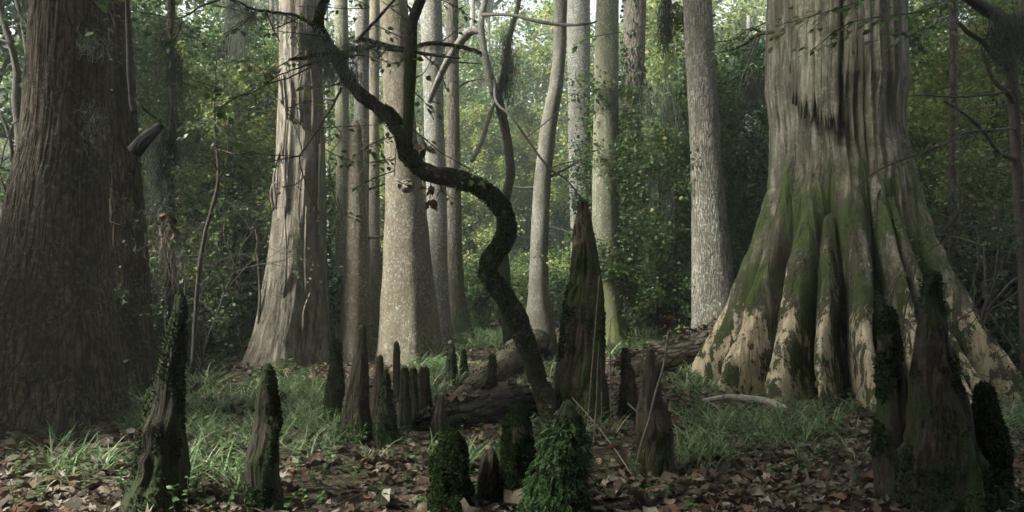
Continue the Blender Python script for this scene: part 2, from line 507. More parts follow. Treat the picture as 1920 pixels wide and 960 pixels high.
M['leaf_b'] = leaf_mat('dark_green_leaves', [(.028, .062, .020), (.038, .08, .024), (.032, .065, .026), (.05, .10, .03), (.022, .048, .016), (.08, .12, .035)], .4)
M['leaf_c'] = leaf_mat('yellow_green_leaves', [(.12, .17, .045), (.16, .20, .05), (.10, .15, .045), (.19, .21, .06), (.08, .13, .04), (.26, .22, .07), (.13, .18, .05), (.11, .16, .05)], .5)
M['leaf_near'] = leaf_mat('thin_spring_green_leaves', [(.08, .14, .04), (.12, .18, .05), (.07, .12, .04), (.16, .20, .06), (.05, .09, .03)], .5)
M['leaf_brown'] = leaf_mat('withered_brown_leaves', [(.09, .045, .022), (.06, .032, .018), (.14, .075, .04)], .25)
M['litter'] = leaf_mat('fallen_leaves', [(.075, .054, .034), (.12, .095, .065), (.05, .034, .021), (.14, .118, .086), (.085, .044, .025), (.21, .19, .15), (.065, .05, .033), (.11, .058, .03), (.16, .14, .105), (.045, .036, .025), (.10, .082, .058), (.07, .048, .031)], .12, .6, .18)
M['grass'] = leaf_mat('grass_blades', [(.08, .15, .05), (.12, .20, .075), (.16, .24, .10), (.07, .13, .045), (.22, .28, .14), (.28, .28, .17)], .35, .5, .35)
M['herb'] = leaf_mat('herb_leaves', [(.06, .12, .035), (.08, .15, .05), (.05, .09, .03), (.11, .17, .05)], .4)
M['spanish'] = leaf_mat('grey_hanging_moss', [(.20, .22, .18), (.28, .30, .25), (.15, .17, .14), (.34, .36, .31)], .3, .9, .1)
M['spanish_dark'] = leaf_mat('dark_hanging_moss', [(.05, .055, .045), (.075, .08, .065), (.035, .04, .032)], .2, .9, .1)

# ------------------------------------------------------------------ ground
def make_ground():
    xs = np.sinh(np.linspace(-4.6, 4.6, 460)) * 2.8
    ysn = np.concatenate([-np.geomspace(60, 1.2, 30), np.linspace(-1, 14, 330), 14 + np.geomspace(.08, 126, 120)])
    X, Yg = np.meshgrid(xs, ysn)
    fall = np.clip(1 - (np.hypot(X, Yg) - 30) / 60, 0, 1)
    Z = ground_h(X, Yg) + fall * .035 * (fbm(V3(X * 5, Yg * 5, 0), 3, 8) - .5)
    V = V3(X, Yg, Z)
    ny, nxx = X.shape
    idx = np.arange(ny * nxx).reshape(ny, nxx)
    Q = np.stack([idx[:-1, :-1], idx[:-1, 1:], idx[1:, 1:], idx[1:, :-1]], -1).reshape(-1, 4)
    mb = MB().add(V.reshape(-1, 3), Q)
    m, nt, bs, out = new_mat('forest_soil'); g = NT(nt)
    tc = g.n('ShaderNodeTexCoord'); v = tc.outputs['Object']
    n1 = g.noise(v, 9, 8, .7); n2 = g.noise(v, 1.1, 4)
    vo = g.n('ShaderNodeTexVoronoi'); vo.inputs['Scale'].default_value = 16; g.l(v, vo.inputs['Vector'])
    sp = g.n('ShaderNodeSeparateXYZ'); g.l(vo.outputs['Color'], sp.inputs[0])
    lf = g.ramp(sp.outputs[0], [(0.0, (.03, .02, .012)), (.3, (.07, .045, .028)), (.6, (.13, .095, .065)), (.85, (.05, .035, .02))], 'CONSTANT')
    c = g.mix(g.ramp(n1, [(.35, 0.0), (.65, 1.0)]), (.018, .013, .008), lf)
    c = g.mix(g.math('MULTIPLY', g.ramp(n2, [(.5, 0.0), (.65, 1.0)]), .6), c, (.03, .045, .015))
    g.l(c, bs.inputs['Base Color']); bs.inputs['Roughness'].default_value = .95
    bs.inputs['Specular IOR Level'].default_value = .2
    bu = g.n('ShaderNodeBump'); bu.inputs['Strength'].default_value = .8; bu.inputs['Distance'].default_value = .04
    g.l(n1, bu.inputs['Height']); g.l(bu.outputs[0], bs.inputs['Normal'])
    o = mb.build('ground', m)
    o['kind'] = 'structure'
make_ground()

# ------------------------------------------------------------------ crowns for the tall trees
def crown_mesh(name, seed, rad, hgt, nclump, per, lsize, mat):
    r = rs(seed); mb = MB()
    limbs = MB()
    c = rdir(r, nclump); c *= (r.uniform(.25, 1, nclump) ** .5)[:, None]
    c = c * (rad, rad, hgt) + (0, 0, hgt * .9)
    pos = np.repeat(c, per, 0) + r.normal(size=(nclump * per, 3)) * (.42, .42, .28)
    d = rdir(r, len(pos)); d[:, 2] = d[:, 2] * .4 - .25
    nr = rdir(r, len(pos), 1.3)
    leaves(mb, pos, d, nr, r.uniform(.6, 1.2, len(pos)) * lsize, shape_diamond())
    for k in range(0, nclump, 3):
        e = c[k]; mid = e * (.45, .45, .35) + (0, 0, .3)
        tube(limbs, smooth_path([(0, 0, -1.2 + 2.2 * r.rand()), mid, e], 4), np.linspace(.09, .015, 9), 5)
    me = mb.mesh(name); me.materials.append(mat)
    lm = limbs.mesh('limbs'); lm.materials.append(M['pale'])
    return me, lm

CROWNS = [crown_mesh('crown', 50 + i, 4.2, 2.8, 130, 55, .17, M[k]) for i, k in enumerate(('leaf_a', 'leaf_b', 'leaf_c'))]

def add_crown(root, x, y, z, kind, sc, rot):
    me, lm = CROWNS[kind]
    b = np.array(root.location)
    for nm, d in (('crown', me), ('limb', lm)):
        o = bpy.data.objects.new(nm, d)
        o.location = (x - b[0], y - b[1], z - b[2]); o.scale = (sc, sc, sc); o.rotation_euler = (0, 0, rot)
        o.parent = root; col.objects.link(o)

# ------------------------------------------------------------------ moss and fuzz on surfaces
def scatter_on(V, n, r, keep=None):
    """random points and outward normals on a ring grid V (nz, nth, 3); keep(p) in 0..1"""
    nz, nt_, _ = V.shape
    i = r.randint(0, nz - 1, n); j = r.randint(0, nt_, n)
    a, b, c_ = V[i, j], V[i, (j + 1) % nt_], V[i + 1, j]
    area = np.linalg.norm(np.cross(b - a, c_ - a), axis=1)
    ok = r.rand(n) < area / (np.percentile(area, 95) + 1e-9)
    a, b, c_ = a[ok], b[ok], c_[ok]
    u, v = r.rand(len(a), 1), r.rand(len(a), 1)
    p = a + (b - a) * u + (c_ - a) * v
    nr = unit(np.cross(b - a, c_ - a))
    if keep is not None:
        k = r.rand(len(p)) < keep(p, nr)
        p, nr = p[k], nr[k]
    # only what could be seen from around the camera side
    k = nr[:, 1] < .35
    return p[k], nr[k]

def fuzz(V, n, seed, size, mat, parent, keep=None, name='moss_tuft', hang=.5, shp=None, out=0.8):
    r = rs(seed)
    p, nr = scatter_on(V, n, r, keep)
    if len(p) < 3: return
    d = nr * out + rdir(r, len(p)) * .7; d[:, 2] -= hang
    up = nr + rdir(r, len(p)) * .6
    mb = MB()
    leaves(mb, p - nr * size * .15, d, up, r.uniform(.5, 1.3, len(p)) * size, shp or shape_diamond())
    mb.build(name, mat, parent)

def keep_noise(freq, lo, hi, seed, zlo=None, zhi=None):
    def f(p, nr):
        n = fbm(p * freq, 3, seed)
        k = np.clip((n - lo) / (hi - lo), 0, 1)
        if zlo is not None: k = k * np.clip((p[:, 2] - zlo) / .3 + .3, 0, 1)
        if zhi is not None: k = k * np.clip((zhi - p[:, 2]) / .4, 0, 1)
        return k
    return f

# ------------------------------------------------------------------ big trees
def flare_fun(n, depth, top, seed, z0=0.0):
    r = rs(seed); a = np.sort(r.rand(n) * 2 * np.pi)
    w = r.uniform(.25, .5, n)
    def f(TH, Z):
        t = np.clip(1 - (Z - z0) / top, 0, 1) ** 1.5
        rid = np.zeros_like(TH)
        for ai, wi in zip(a, w):
            d = (TH - ai + np.pi) % (2 * np.pi) - np.pi
            rid = np.maximum(rid, np.exp(-(d / wi) ** 2))
        low = fbm(V3(np.sin(TH) * .9, np.cos(TH) * .9, Z * .55), 3, seed + 50) - .5
        return 1 - depth * t * (1 - rid) + depth * .3 * t * rid + .13 * low, rid * t
    return f

def big_tree(name, Y, prof, mat, label, cat='tree', ztop=20, nth=160, nz=260, flare=(6, .12, 1.6), amp=.015, freq=4, st=.25,
             ridged=False, seed=0, crown=None, parts=True, group=None, close=False, dome=0):
    zs, cx, r = profile(Y, prof, ztop)
    x0 = cx[0]
    root = thing(name, base_loc(x0, Y), label, cat, group)
    mb = MB()
    V, TH, Z = body(mb, zs, cx, r, Y, nth, nz, flare_fun(*flare, seed) if flare else None, amp, freq, st, seed, close=close, power=1.0 if not ztop else 1.0, ridged=ridged, dome=dome)
    mb.build('trunk', mat, root)
    if ztop and nth < 200:
        rb = rs(seed + 900)
        for q in range(3):
            z0 = rb.uniform(1.5, 8); a0 = rb.choice([-1.5, 1.5]) + rb.normal() * .4
            rad = np.interp(z0, zs, r); c0 = np.interp(z0, zs, cx)
            dv = np.array((math.sin(a0), -math.cos(a0), rb.uniform(-.1, .7)))
            p0 = np.array((c0, Y, z0)) + dv * (1, 1, 0) * rad * .8; L = rb.uniform(.3, 1.3)
            sb = MB(); tube(sb, smooth_path([p0, p0 + dv * L * .5 + rb.normal(size=3) * .06, p0 + dv * L + rb.normal(size=3) * .15], 5), np.linspace(.035, .012, 11), 6, .2, 9, q)
            sb.build('dead_branch', M['twig'], root)
    if crown and ztop:
        k, sc = crown
        add_crown(root, cx[-1], Y, zs[-1] - 2.0, k, sc, seed * 1.3)
    return root, V, (zs, cx, r)

# left giant with its fused second stem
root, V, _ = big_tree('giant_tree', 7.2, [(0, 68, 196), (240, 52, 194), (380, 24, 194), (480, 8, 196), (580, -14, 204), (680, -32, 214), (760, -48, 222), (825, -66, 238)],
    M['furrow'], 'huge brown tree with finely furrowed bark and a fused second stem, at the left edge', ztop=17, nth=420, nz=760,
    flare=(5, .06, 2.0), amp=.012, freq=15, st=.09, ridged=True, seed=3, crown=(1, 1.1))
GIANT_L = root
zs, cx, r = profile(8.9, [(0, 158, 238), (120, 160, 246), (240, 166, 254), (380, 168, 264), (480, 170, 272), (580, 172, 278), (680, 168, 284), (740, 160, 292)], 17)
mb = MB(); body(mb, zs, cx, r, 8.9, 300, 700, flare_fun(5, .08, 1.6, 14), .012, 15, .09, 5, ridged=True)
mb.build('second_stem', M['furrow'], root)
add_crown(root, cx[-1] + 1, 8.5, 15, 0, 1.0, 2)
mb = MB(); tube(mb, smooth_path([(*P(20, 560, 8.2),), (*P(30, 480, 8.3),), (*P(22, 430, 8.6),), (*P(0, 405, 9),), (*P(-30, 410, 9.4),)], 6), np.linspace(.26, .12, 25), 14, .15, 5, 2)
mb.build('side_root', M['mossy'], root)
mb = MB()
tube(mb, smooth_path([P(236, 0, 8.0) + (0, 0, .3), P(240, 60, 7.9), P(242, 130, 7.8), P(247, 190, 7.75), P(252, 212, 7.7)], 5), np.linspace(.022, .03, 21), 8, .3, 9, 3)
mb.build('hanging_vine', M['twig'], root)
mb = MB()
tube(mb, smooth_path([P(250, 285, 8.6), P(270, 262, 8.6), P(288, 246, 8.7), P(300, 236, 8.8)], 4), np.linspace(.085, .05, 13), 9, .25, 9, 4)
tube(mb, smooth_path([P(252, 185, 8.6), P(270, 205, 8.6), P(292, 222, 8.8)], 4), np.linspace(.02, .01, 9), 6)
mb.build('broken_branch', M['black_log'], root)

# dead grey tree
root, V, _ = big_tree('dead_tree', 12.6, [(0, 526, 598), (150, 525, 604), (300, 520, 609), (420, 513, 611), (520, 498, 613), (600, 482, 616), (650, 466, 620), (690, 450, 626)],
    M['dead'], 'thick dead tree of bare weathered pinkish-grey wood, left of the centre', ztop=15, nth=240, nz=420, flare=(7, .16, 2.4), amp=.020, freq=4.5, st=.08, ridged=True, seed=8, crown=None)
mb = MB()
rr = rs(4)
for k in range(16):
    a = rr.uniform(-1.1, 1.1); z0 = rr.uniform(.4, 4.5); L = rr.uniform(.5, 1.6)
    zz, cc, r2 = _
    rad = np.interp(z0, zz, r2) + .005; cxx = np.interp(z0, zz, cc)
    p0 = np.array((cxx + rad * math.sin(a), 12.6 - rad * math.cos(a), z0))
    tube(mb, smooth_path([p0, p0 + (rr.normal() * .03, -.01, L * .5), p0 + (rr.normal() * .05, .02, L)], 4), np.linspace(.03, .012, 9), 6, .3, 9, k)
mb.build('wood_splinter', M['dead'], root)

# snag and thin stems between the dead tree and the 740 tree
root, V, _ = big_tree('broken_trunk', 12.7, [(226, 659, 672), (240, 654, 677), (300, 652, 682), (400, 649, 686), (520, 643, 691), (620, 637, 694), (690, 630, 698)],
    M['pebble'], 'slim grey trunk snapped off with a rounded knobby top, beside the dead grey tree', cat='snag', ztop=None, nth=90, nz=220, flare=(4, .06, 1.0), amp=.014, freq=5, st=.4, seed=11, close=True, dome=.08)
big_tree('tall_tree', 15.5, [(0, 667, 692), (200, 664, 692), (420, 662, 692), (620, 658, 696)], M['pale'],
    'slim pale tree rising right behind the snapped grey trunk', nth=70, nz=160, seed=12, crown=None, flare=(4, .06, 1.0))
big_tree('tall_tree', 17, [(0, 626, 652), (200, 629, 654), (420, 630, 656), (560, 624, 658), (650, 612, 664)], M['yellowish'],
    'slim pale greenish tree between the dead grey tree and the snapped trunk', nth=70, nz=160, seed=13, crown=None, flare=(4, .1, 1.5))
big_tree('tall_tree', 19, [(0, 694, 712), (250, 692, 711), (450, 690, 712), (600, 684, 716)], M['pebble'],
    'thin grey-brown tree close to the left side of the central pebbly trunk', nth=60, nz=140, seed=15, crown=None, flare=(4, .06, 1.0))
root, V, _ = big_tree('tall_tree', 12.8, [(0, 713, 765), (120, 717, 770), (250, 720, 782), (340, 722, 792), (420, 722, 804), (520, 717, 814), (600, 710, 822), (660, 702, 830), (700, 692, 840)],
    M['pebble'], 'thick pebbly-barked grey-brown tree with a dark right side, behind the curving mossy tree', nth=260, nz=520, seed=16, crown=None, flare=(5, .12, 2.4), amp=.012, freq=6, st=.5)
mb = MB(); tube(mb, smooth_path([P(763, 350, 12.3), P(764, 347, 12.15), P(764, 345, 12.12)], 4), np.linspace(.12, .07, 9), 10, .3, 9, 2); mb.build('burl', M['pebble'], root)
big_tree('tall_tree', 17, [(0, 789, 828), (200, 794, 832), (400, 800, 838), (560, 803, 842), (650, 798, 852)], M['pale'],
    'pale grey tree just right of the thick pebbly-barked one', nth=110, nz=220, seed=17, crown=None, flare=(4, .1, 1.6))
big_tree('tall_tree', 18.5, [(0, 835, 859), (300, 838, 863), (460, 836, 866), (560, 832, 872), (610, 826, 884), (645, 818, 898)], M['vine'],
    'dark brown tree with a widely flared foot, right of the pale and pebbly trunks', nth=110, nz=220, seed=18, crown=None, flare=(5, .15, 1.6))
# pale leaning tree
big_tree('leaning_tree', 16, [(0, 1038, 1063), (100, 1037, 1061), (160, 1030, 1056), (230, 1014, 1044), (350, 1000, 1032), (480, 993, 1027), (560, 990, 1030), (605, 984, 1038), (655, 975, 1046)], M['leaning'],
    'slim leaning grey tree with a bent upper trunk, left of the tallest cypress knee', nth=110, nz=300, seed=19, crown=None, flare=(4, .06, .8))
big_tree('tall_tree', 20, [(0, 1062, 1106), (200, 1065, 1107), (450, 1070, 1110), (640, 1062, 1118)], M['pale'],
    'pale blotchy grey tree directly above and behind the tallest cypress knee', nth=110, nz=220, seed=20, crown=None, flare=(4, .08, 1.4))
big_tree('tall_tree', 16, [(0, 1118, 1160), (200, 1113, 1160), (400, 1110, 1160), (520, 1112, 1162), (600, 1116, 1170), (658, 1108, 1184)], M['yellowish'],
    'tree trunk coated in yellow-green lichen, just right of the tallest cypress knee', nth=130, nz=260, seed=21, crown=None, flare=(5, .1, 1.6))
IVY, V_ivy, _iv = big_tree('tall_tree', 19, [(0, 1170, 1212), (150, 1166, 1206), (300, 1166, 1200), (460, 1163, 1196), (640, 1158, 1200)], M['vine'],
    'dark tree wrapped in ivy, right of the yellow-green lichen trunk', nth=110, nz=220, seed=22, crown=(1, 1), flare=(4, .08, 1.4))
fuzz(V_ivy, 9000, 3, .11, M['leaf_b'], IVY, keep_noise(1.1, .45, .6, 4), name='ivy', hang=.6, shp=shape_diamond(), out=.9)
big_tree('tall_tree', 14.2, [(0, 1281, 1334), (150, 1288, 1342), (300, 1295, 1351), (420, 1298, 1363), (520, 1299, 1374), (610, 1297, 1386), (668, 1290, 1396)], M['scaly'],
    'thick pale scaly-barked tree behind the fallen log, left of the giant cypress', nth=240, nz=460, seed=23, crown=None, flare=(4, .06, 1.4), amp=.014, freq=7, st=.4)

# the giant fluted cypress on the right
GY = 9.6
zs, cx, r = profile(GY, [(0, 1446, 1684), (150, 1445, 1688), (230, 1443, 1692), (300, 1433, 1708), (380, 1414, 1730), (450, 1396, 1752), (520, 1376, 1776), (600, 1350, 1806), (660, 1322, 1838), (720, 1298, 1868), (765, 1280, 1890)], 19)
RID = [(-86, 10, 2.6), (-68, 8, 3.0), (-46, 9, 2.7), (-31, 6.0, 2.2), (-14.5, 7, 3.1), (-4, 4.0, 1.3), (4, 5, 2.7), (13.5, 5, 2.4), (21, 4, 1.6), (44, 11, 3.3), (60, 6, 2.1), (78, 9, 2.8), (98, 10, 2.6), (125, 12, 2.5), (155, 12, 2.6), (180, 12, 2.8), (-150, 12, 2.6), (-118, 12, 2.6)]
def cyp(TH, Z):
    deg = np.degrees((TH + np.pi) % (2 * np.pi) - np.pi)
    wob = (fbm(V3(deg * .04, Z * 1.5, 2.0), 3, 77) - .5) * 5
    rid = np.zeros_like(TH); num = np.zeros_like(TH)
    for k, (a, w, zt) in enumerate(RID):
        d = (deg + wob - a + 180) % 360 - 180
        ww = w * (.84 + .16 * np.clip(Z, 0, 3)) * (1 + .5 * (fbm(V3(k * 7.3, Z * 1.6, 4.0), 2, 5) - .5))
        top = np.clip((zt - Z) / zt, 0, 1) ** .55
        rid = np.maximum(rid, np.exp(-np.abs(d / ww) ** (2.0 + .8 * (k % 3))) * top)
    env = np.clip(1 - np.clip(Z, -1, 9) / 3.9, 0, 1)
    D = .58 * env ** .80
    small = .018 * (fbm(V3(deg * .16, Z * .25, 1), 3, 41) - .5) * 2
    lum = fbm(V3(deg * .09, Z * 2.6, 7.0), 3, 19) - .5
    m = (1 - D * (1 - rid)) * (1 + .26 * D * np.clip(.15 + Z / 1.6, 0, 1)) + small + .07 * lum * env
    m = m + .02 * np.sin(deg * .11) 
    return m, rid * np.clip(env * 1.6, 0, 1)
CYP = thing('giant_cypress', base_loc(cx[0], GY), 'enormous cypress with deep fluted buttresses and cream bare wood, on the right', 'tree')
mb = MB()
zlow = np.append(zs[zs < 6.2], 6.2); zl = (zlow, np.interp(zlow, zs, cx), np.interp(zlow, zs, r))
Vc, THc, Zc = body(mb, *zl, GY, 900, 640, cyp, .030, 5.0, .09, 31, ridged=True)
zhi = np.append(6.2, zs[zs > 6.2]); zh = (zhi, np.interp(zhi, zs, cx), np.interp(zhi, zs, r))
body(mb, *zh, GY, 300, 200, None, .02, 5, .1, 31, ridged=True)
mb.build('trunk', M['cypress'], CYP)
add_crown(CYP, cx[-1], GY, 17, 0, 1.25, 1)
add_crown(CYP, cx[-1] + 2, GY + 3, 14, 1, 1.0, 3)
kc = keep_noise(2.2, .50, .62, 61)
def keep_c(p, nr):
    z = p[:, 2]
    return kc(p, nr) * np.clip((z - .5) / .8, .15, 1) * np.clip((3.6 - z) / .8, 0.0, 1)
fuzz(Vc, 90000, 9, .022, M['moss'], CYP, keep_c, hang=.3)
# shredded slab of old bark hanging over the front
def bark_shreds():
    r = rs(5); mb = MB()
    def strip(px, ybot, w, lift):
        a = None
        z1 = 6.0; z0 = H + (HY - ybot) * GY / F
        zz = np.linspace(z1, z0, 34)
        rad = np.interp(zz, zs, _r) + lift * (1 + .8 * (1 - (zz - z0) / (z1 - z0)))
        cxx = np.interp(zz, zs, _cx)
        base_r = np.interp(2.8, zs, _r)
        a0 = math.asin(max(-.98, min(.98, ((px - 960) * GY / F * .92 - np.interp(2.8, zs, _cx)) / base_r)))
        al = a0 + .012 * np.sin(zz * 2.2 + px) + .02 * (fbm(V3(zz * 1.5, px * .1, 0), 2, 3) - .5)
        ww = w * np.clip((zz - z0) / .35, .12, 1) * (1 + .35 * (fbm(V3(zz * 4, px, 0), 2, 6) - .5))
        ring = []
        for s_, h_ in ((-.5, -.05), (-.5, .6), (-.2, 1.0), (.25, .85), (.5, .5), (.5, -.05)):
            rr = rad + h_ * .035; aa = al + s_ * ww / rad
            ring.append(V3(cxx + rr * np.sin(aa), GY - rr * np.cos(aa), zz))
        Vv = np.stack(ring, 1); n, k = Vv.shape[:2]
        idx = np.arange(n * k).reshape(n, k); nx = np.roll(idx, -1, 1)
        Q = np.stack([idx[:-1], nx[:-1], nx[1:], idx[1:]], -1).reshape(-1, 4)
        bc = Vv - (cxx[:, None, None] * (1, 0, 0) + np.array((0, GY, 0)))
        mb.add(Vv.reshape(-1, 3), Q, None, bc.reshape(-1, 3))
    for px in np.arange(1488, 1566, 5.2):
        yb = 250 + 22 * r.rand() - (35 * r.rand() if px < 1515 else 0) - (170 * max(0, (1500 - px)) / 30)
        strip(px + r.normal(), yb, .085, .001 + .011 * r.rand())
    
    return mb
_cx, _r = cx, r
bark_shreds().build('loose_bark', M['cypress'], CYP)
mb = MB(); tube(mb, smooth_path([P(1684, -20, 9.5), P(1684, 60, 9.4), P(1688, 110, 9.35), P(1691, 178, 9.3)], 5), np.linspace(.035, .02, 16), 7, .3, 8, 1); mb.build('hanging_vine', M['twig'], CYP)

# ------------------------------------------------------------------ forked pale trees in the centre
t = thing('forked_tree', base_loc(*P(955, 0, 14)[:2]), 'slender pale forked tree with mossy lower trunk, beside the bend of the curving tree', 'tree')
def px_tube(mb, pts, seg=10, n=6, amp=.12, seed=0, jit=0.0):
    """pts: (px, py, Y, width in px)"""
    a = np.array([[*P(x, y, Yv), w * Yv / F / 2] for x, y, Yv, w in pts])
    s = smooth_path(a, n)
    if jit:
        rr = rs(seed); s[1:-1, :3] += (np.cumsum(rr.normal(size=(len(s) - 2, 3)), 0) * jit) * .3
    tube(mb, s[:, :3], np.maximum(s[:, 3], .0015), seg, amp, 9, seed)
    return s
mb = MB(); px_tube(mb, [(958, 700, 14, 24), (950, 560, 14, 22), (940, 430, 14, 20), (949, 370, 14, 18), (957, 320, 14, 17), (949, 250, 14, 16), (935, 190, 14, 18), (926, 170, 14, 18)], 14)
mb.build('trunk', M['mossy'], t)
mb = MB(); px_tube(mb, [(928, 176, 14, 18), (915, 130, 14, 15), (905, 80, 14.1, 13), (903, 30, 14.2, 12), (915, -40, 14.4, 12), (930, -300, 15, 10)], 12); mb.build('stem', M['pale'], t)
mb = MB(); px_tube(mb, [(932, 180, 14, 15), (945, 140, 13.9, 14), (952, 90, 13.8, 12), (960, 50, 13.8, 10), (975, -20, 13.8, 9), (985, -250, 13.8, 8)], 12); mb.build('stem', M['vine'], t)
mb = MB(); px_tube(mb, [(928, 190, 14, 8), (918, 215, 13.8, 9), (905, 260, 13.6, 9), (888, 296, 13.4, 9), (882, 303, 13.4, 6)], 8); mb.build('dead_branch', M['pale'], t)
mb = MB(); px_tube(mb, [(904, 60, 14.1, 9), (880, 60, 14.4, 17), (845, 105, 14.8, 14), (822, 150, 15.4, 12), (806, 190, 16.4, 9)], 10)
mb.build('side_branch', M['pale'], t)
add_crown(t, 0.2, 14.5, 9.5, 2, .55, 1)

# ------------------------------------------------------------------ the curving mossy tree
CT = thing('curved_tree', base_loc(*P(1037, 0, 7.05)[:2]), 'small dark mossy tree whose trunk curves in an S across the centre', 'tree')
mb = MB()
ct = [(1044, 850, 7.1, 92), (1040, 815, 7.1, 66), (1034, 785, 7.1, 54), (1020, 745, 7.08, 47), (1001, 690, 7.05, 45), (985, 640, 7.0, 44), (964, 590, 6.95, 45), (940, 548, 6.92, 46), (916, 516, 6.9, 42), (920, 488, 6.9, 42), (940, 460, 6.9, 43), (951, 428, 6.9, 43), (943, 394, 6.9, 42), (916, 364, 6.9, 43), (880, 343, 6.9, 43), (832, 331, 6.9, 40), (792, 319, 6.95, 39), (767, 293, 7, 40), (754, 258, 7.0, 38), (735, 225, 7.05, 38), (705, 199, 7.1, 34), (675, 176, 7.1, 33), (652, 146, 7.15, 32), (634, 114, 7.15, 30), (614, 82, 7.2, 28), (597, 52, 7.2, 25), (602, 20, 7.2, 20), (618, -30, 7.2, 16), (640, -160, 7.3, 10)]
a = smooth_path(np.array([[*P(x, y, Yv), w * Yv / F / 2] for x, y, Yv, w in ct]), 14)
# irregular thickness
a[:, 3] *= .80 * np.linspace(1.12, .86, len(a))
a[:, 3] *= 1 + .24 * (fbm(V3(np.arange(len(a)) * .11, 0, 0), 3, 4) - .5) * 2
tube(mb, a[:, :3], a[:, 3], 40, .22, 14, 4, stretch=.8)
mb.build('trunk', M['dark_mossy'], CT)
def path_fuzz(path, rad, n, seed, size, mat, parent, hang=.3, upk=0.0, lo=.4, hi=.55, freq=3.0, name='moss_tuft'):
    r = rs(seed); i = r.randint(0, len(path) - 1, n)
    k = r.rand(n, 1)
    c = path[i] * (1 - k) + path[i + 1] * k
    tg = unit(path[np.minimum(i + 1, len(path) - 1)] - path[i])
    d = rdir(r, n, upk); d = unit(d - tg * (d * tg).sum(1)[:, None])
    p = c + d * rad[i][:, None] * .95
    w = np.clip((fbm(p * freq, 3, seed) - lo) / (hi - lo), 0, 1)
    ok = r.rand(n) < w
    p, d = p[ok], d[ok]
    dd = d + rdir(r, len(p)) * .7; dd[:, 2] -= hang
    mb = MB(); leaves(mb, p, dd, d + rdir(r, len(p)) * .5, r.uniform(.5, 1.3, len(p)) * size, shape_diamond())
    mb.build(name, mat, parent)
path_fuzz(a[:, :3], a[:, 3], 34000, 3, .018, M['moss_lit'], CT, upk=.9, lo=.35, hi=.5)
def branch(parent, pts, mat='twig', name='branch', seg=7, seed=1, jit=.009, amp=.3):
    pts = [(x, y, Yv, w * (.72 if w < 20 else .9)) for x, y, Yv, w in pts]
    mb = MB(); s = px_tube(mb, pts, seg, 7, amp, seed, jit); mb.build(name, M[mat], parent); return s
branch(CT, [(762, 262, 7, 24), (766, 215, 6.97, 24), (769, 150, 6.95, 24), (771, 90, 6.95, 24), (773, 45, 6.95, 23), (784, 12, 6.95, 22), (800, -40, 6.95, 18), (830, -220, 6.9, 12)], 'dark_mossy', seg=20, jit=.002)
branch(CT, [(776, 28, 6.95, 12), (768, 14, 6.93, 9), (764, 8, 6.93, 5)], 'twig', name='branch_stub')
branch(CT, [(645, 100, 7.12, 15), (600, 102, 7.1, 12), (565, 108, 7.1, 11), (543, 112, 7.1, 6)], 'twig', seed=3)
branch(CT, [(650, 92, 7.1, 14), (700, 87, 7.05, 12), (750, 93, 7.0, 10), (810, 101, 6.9, 9), (862, 108, 6.8, 5)], 'twig', seed=4)
branch(CT, [(672, 74, 7.1, 12), (715, 84, 7.2, 12), (760, 92, 7.2, 12), (815, 82, 7.2, 11), (868, 90, 7.2, 11), (896, 100, 7.2, 11), (902, 106, 7.2, 5)], 'twig', seed=5)
branch(CT, [(668, 80, 7.1, 9), (700, 45, 7.1, 8), (725, 18, 7.1, 7), (752, -14, 7.1, 5), (770, -60, 7, 3)], 'twig', seed=6)
branch(CT, [(600, 56, 7.2, 12), (560, 34, 7.1, 9), (520, 26, 7.0, 8), (480, 22, 6.9, 7), (450, 8, 6.8, 6), (420, 2, 6.8, 6), (380, 18, 6.8, 5), (342, 38, 6.8, 4), (290, 33, 6.9, 3), (210, 20, 6.9, 2)], 'twig', seed=7)
branch(CT, [(500, 24, 6.95, 5), (510, 50, 6.95, 4), (524, 78, 6.9, 3)], 'twig', seed=8)
branch(CT, [(596, 115, 7.1, 6), (560, 128, 7.0, 5), (520, 140, 6.9, 4), (480, 165, 6.8, 3), (430, 180, 6.7, 2), (380, 186, 6.7, 1.5)], 'twig', seed=9)
branch(CT, [(590, 120, 7.1, 5), (540, 145, 7.0, 4), (500, 158, 6.9, 3), (440, 192, 6.8, 1.5)], 'twig', seed=10)
branch(CT, [(640, 165, 7.1, 6), (622, 205, 7.0, 6), (600, 240, 6.9, 5), (578, 275, 6.9, 4), (566, 292, 6.9, 3), (572, 330, 6.9, 3), (590, 380, 6.9, 2.5), (608, 420, 6.9, 2)], 'twig', seed=11)
branch(CT, [(568, 292, 6.9, 3), (530, 291, 6.9, 2.5), (480, 287, 6.8, 2), (430, 278, 6.8, 1.5)], 'twig', seed=12)
branch(CT, [(568, 290, 6.9, 3), (556, 250, 6.9, 2.5), (535, 205, 6.9, 2), (505, 165, 6.9, 1.5)], 'twig', seed=13)
branch(CT, [(615, 225, 7, 3), (640, 255, 6.9, 2.5), (618, 300, 6.9, 2), (630, 370, 6.9, 2), (640, 400, 6.9, 1.5)], 'twig', seed=14)
branch(CT, [(772, 240, 7, 4), (800, 262, 6.9, 3), (830, 285, 6.8, 2.5), (870, 310, 6.8, 1.5)], 'twig', seed=15)
branch(CT, [(745, 260, 7, 3), (742, 290, 6.9, 2.5), (740, 330, 6.9, 2)], 'twig', seed=16)

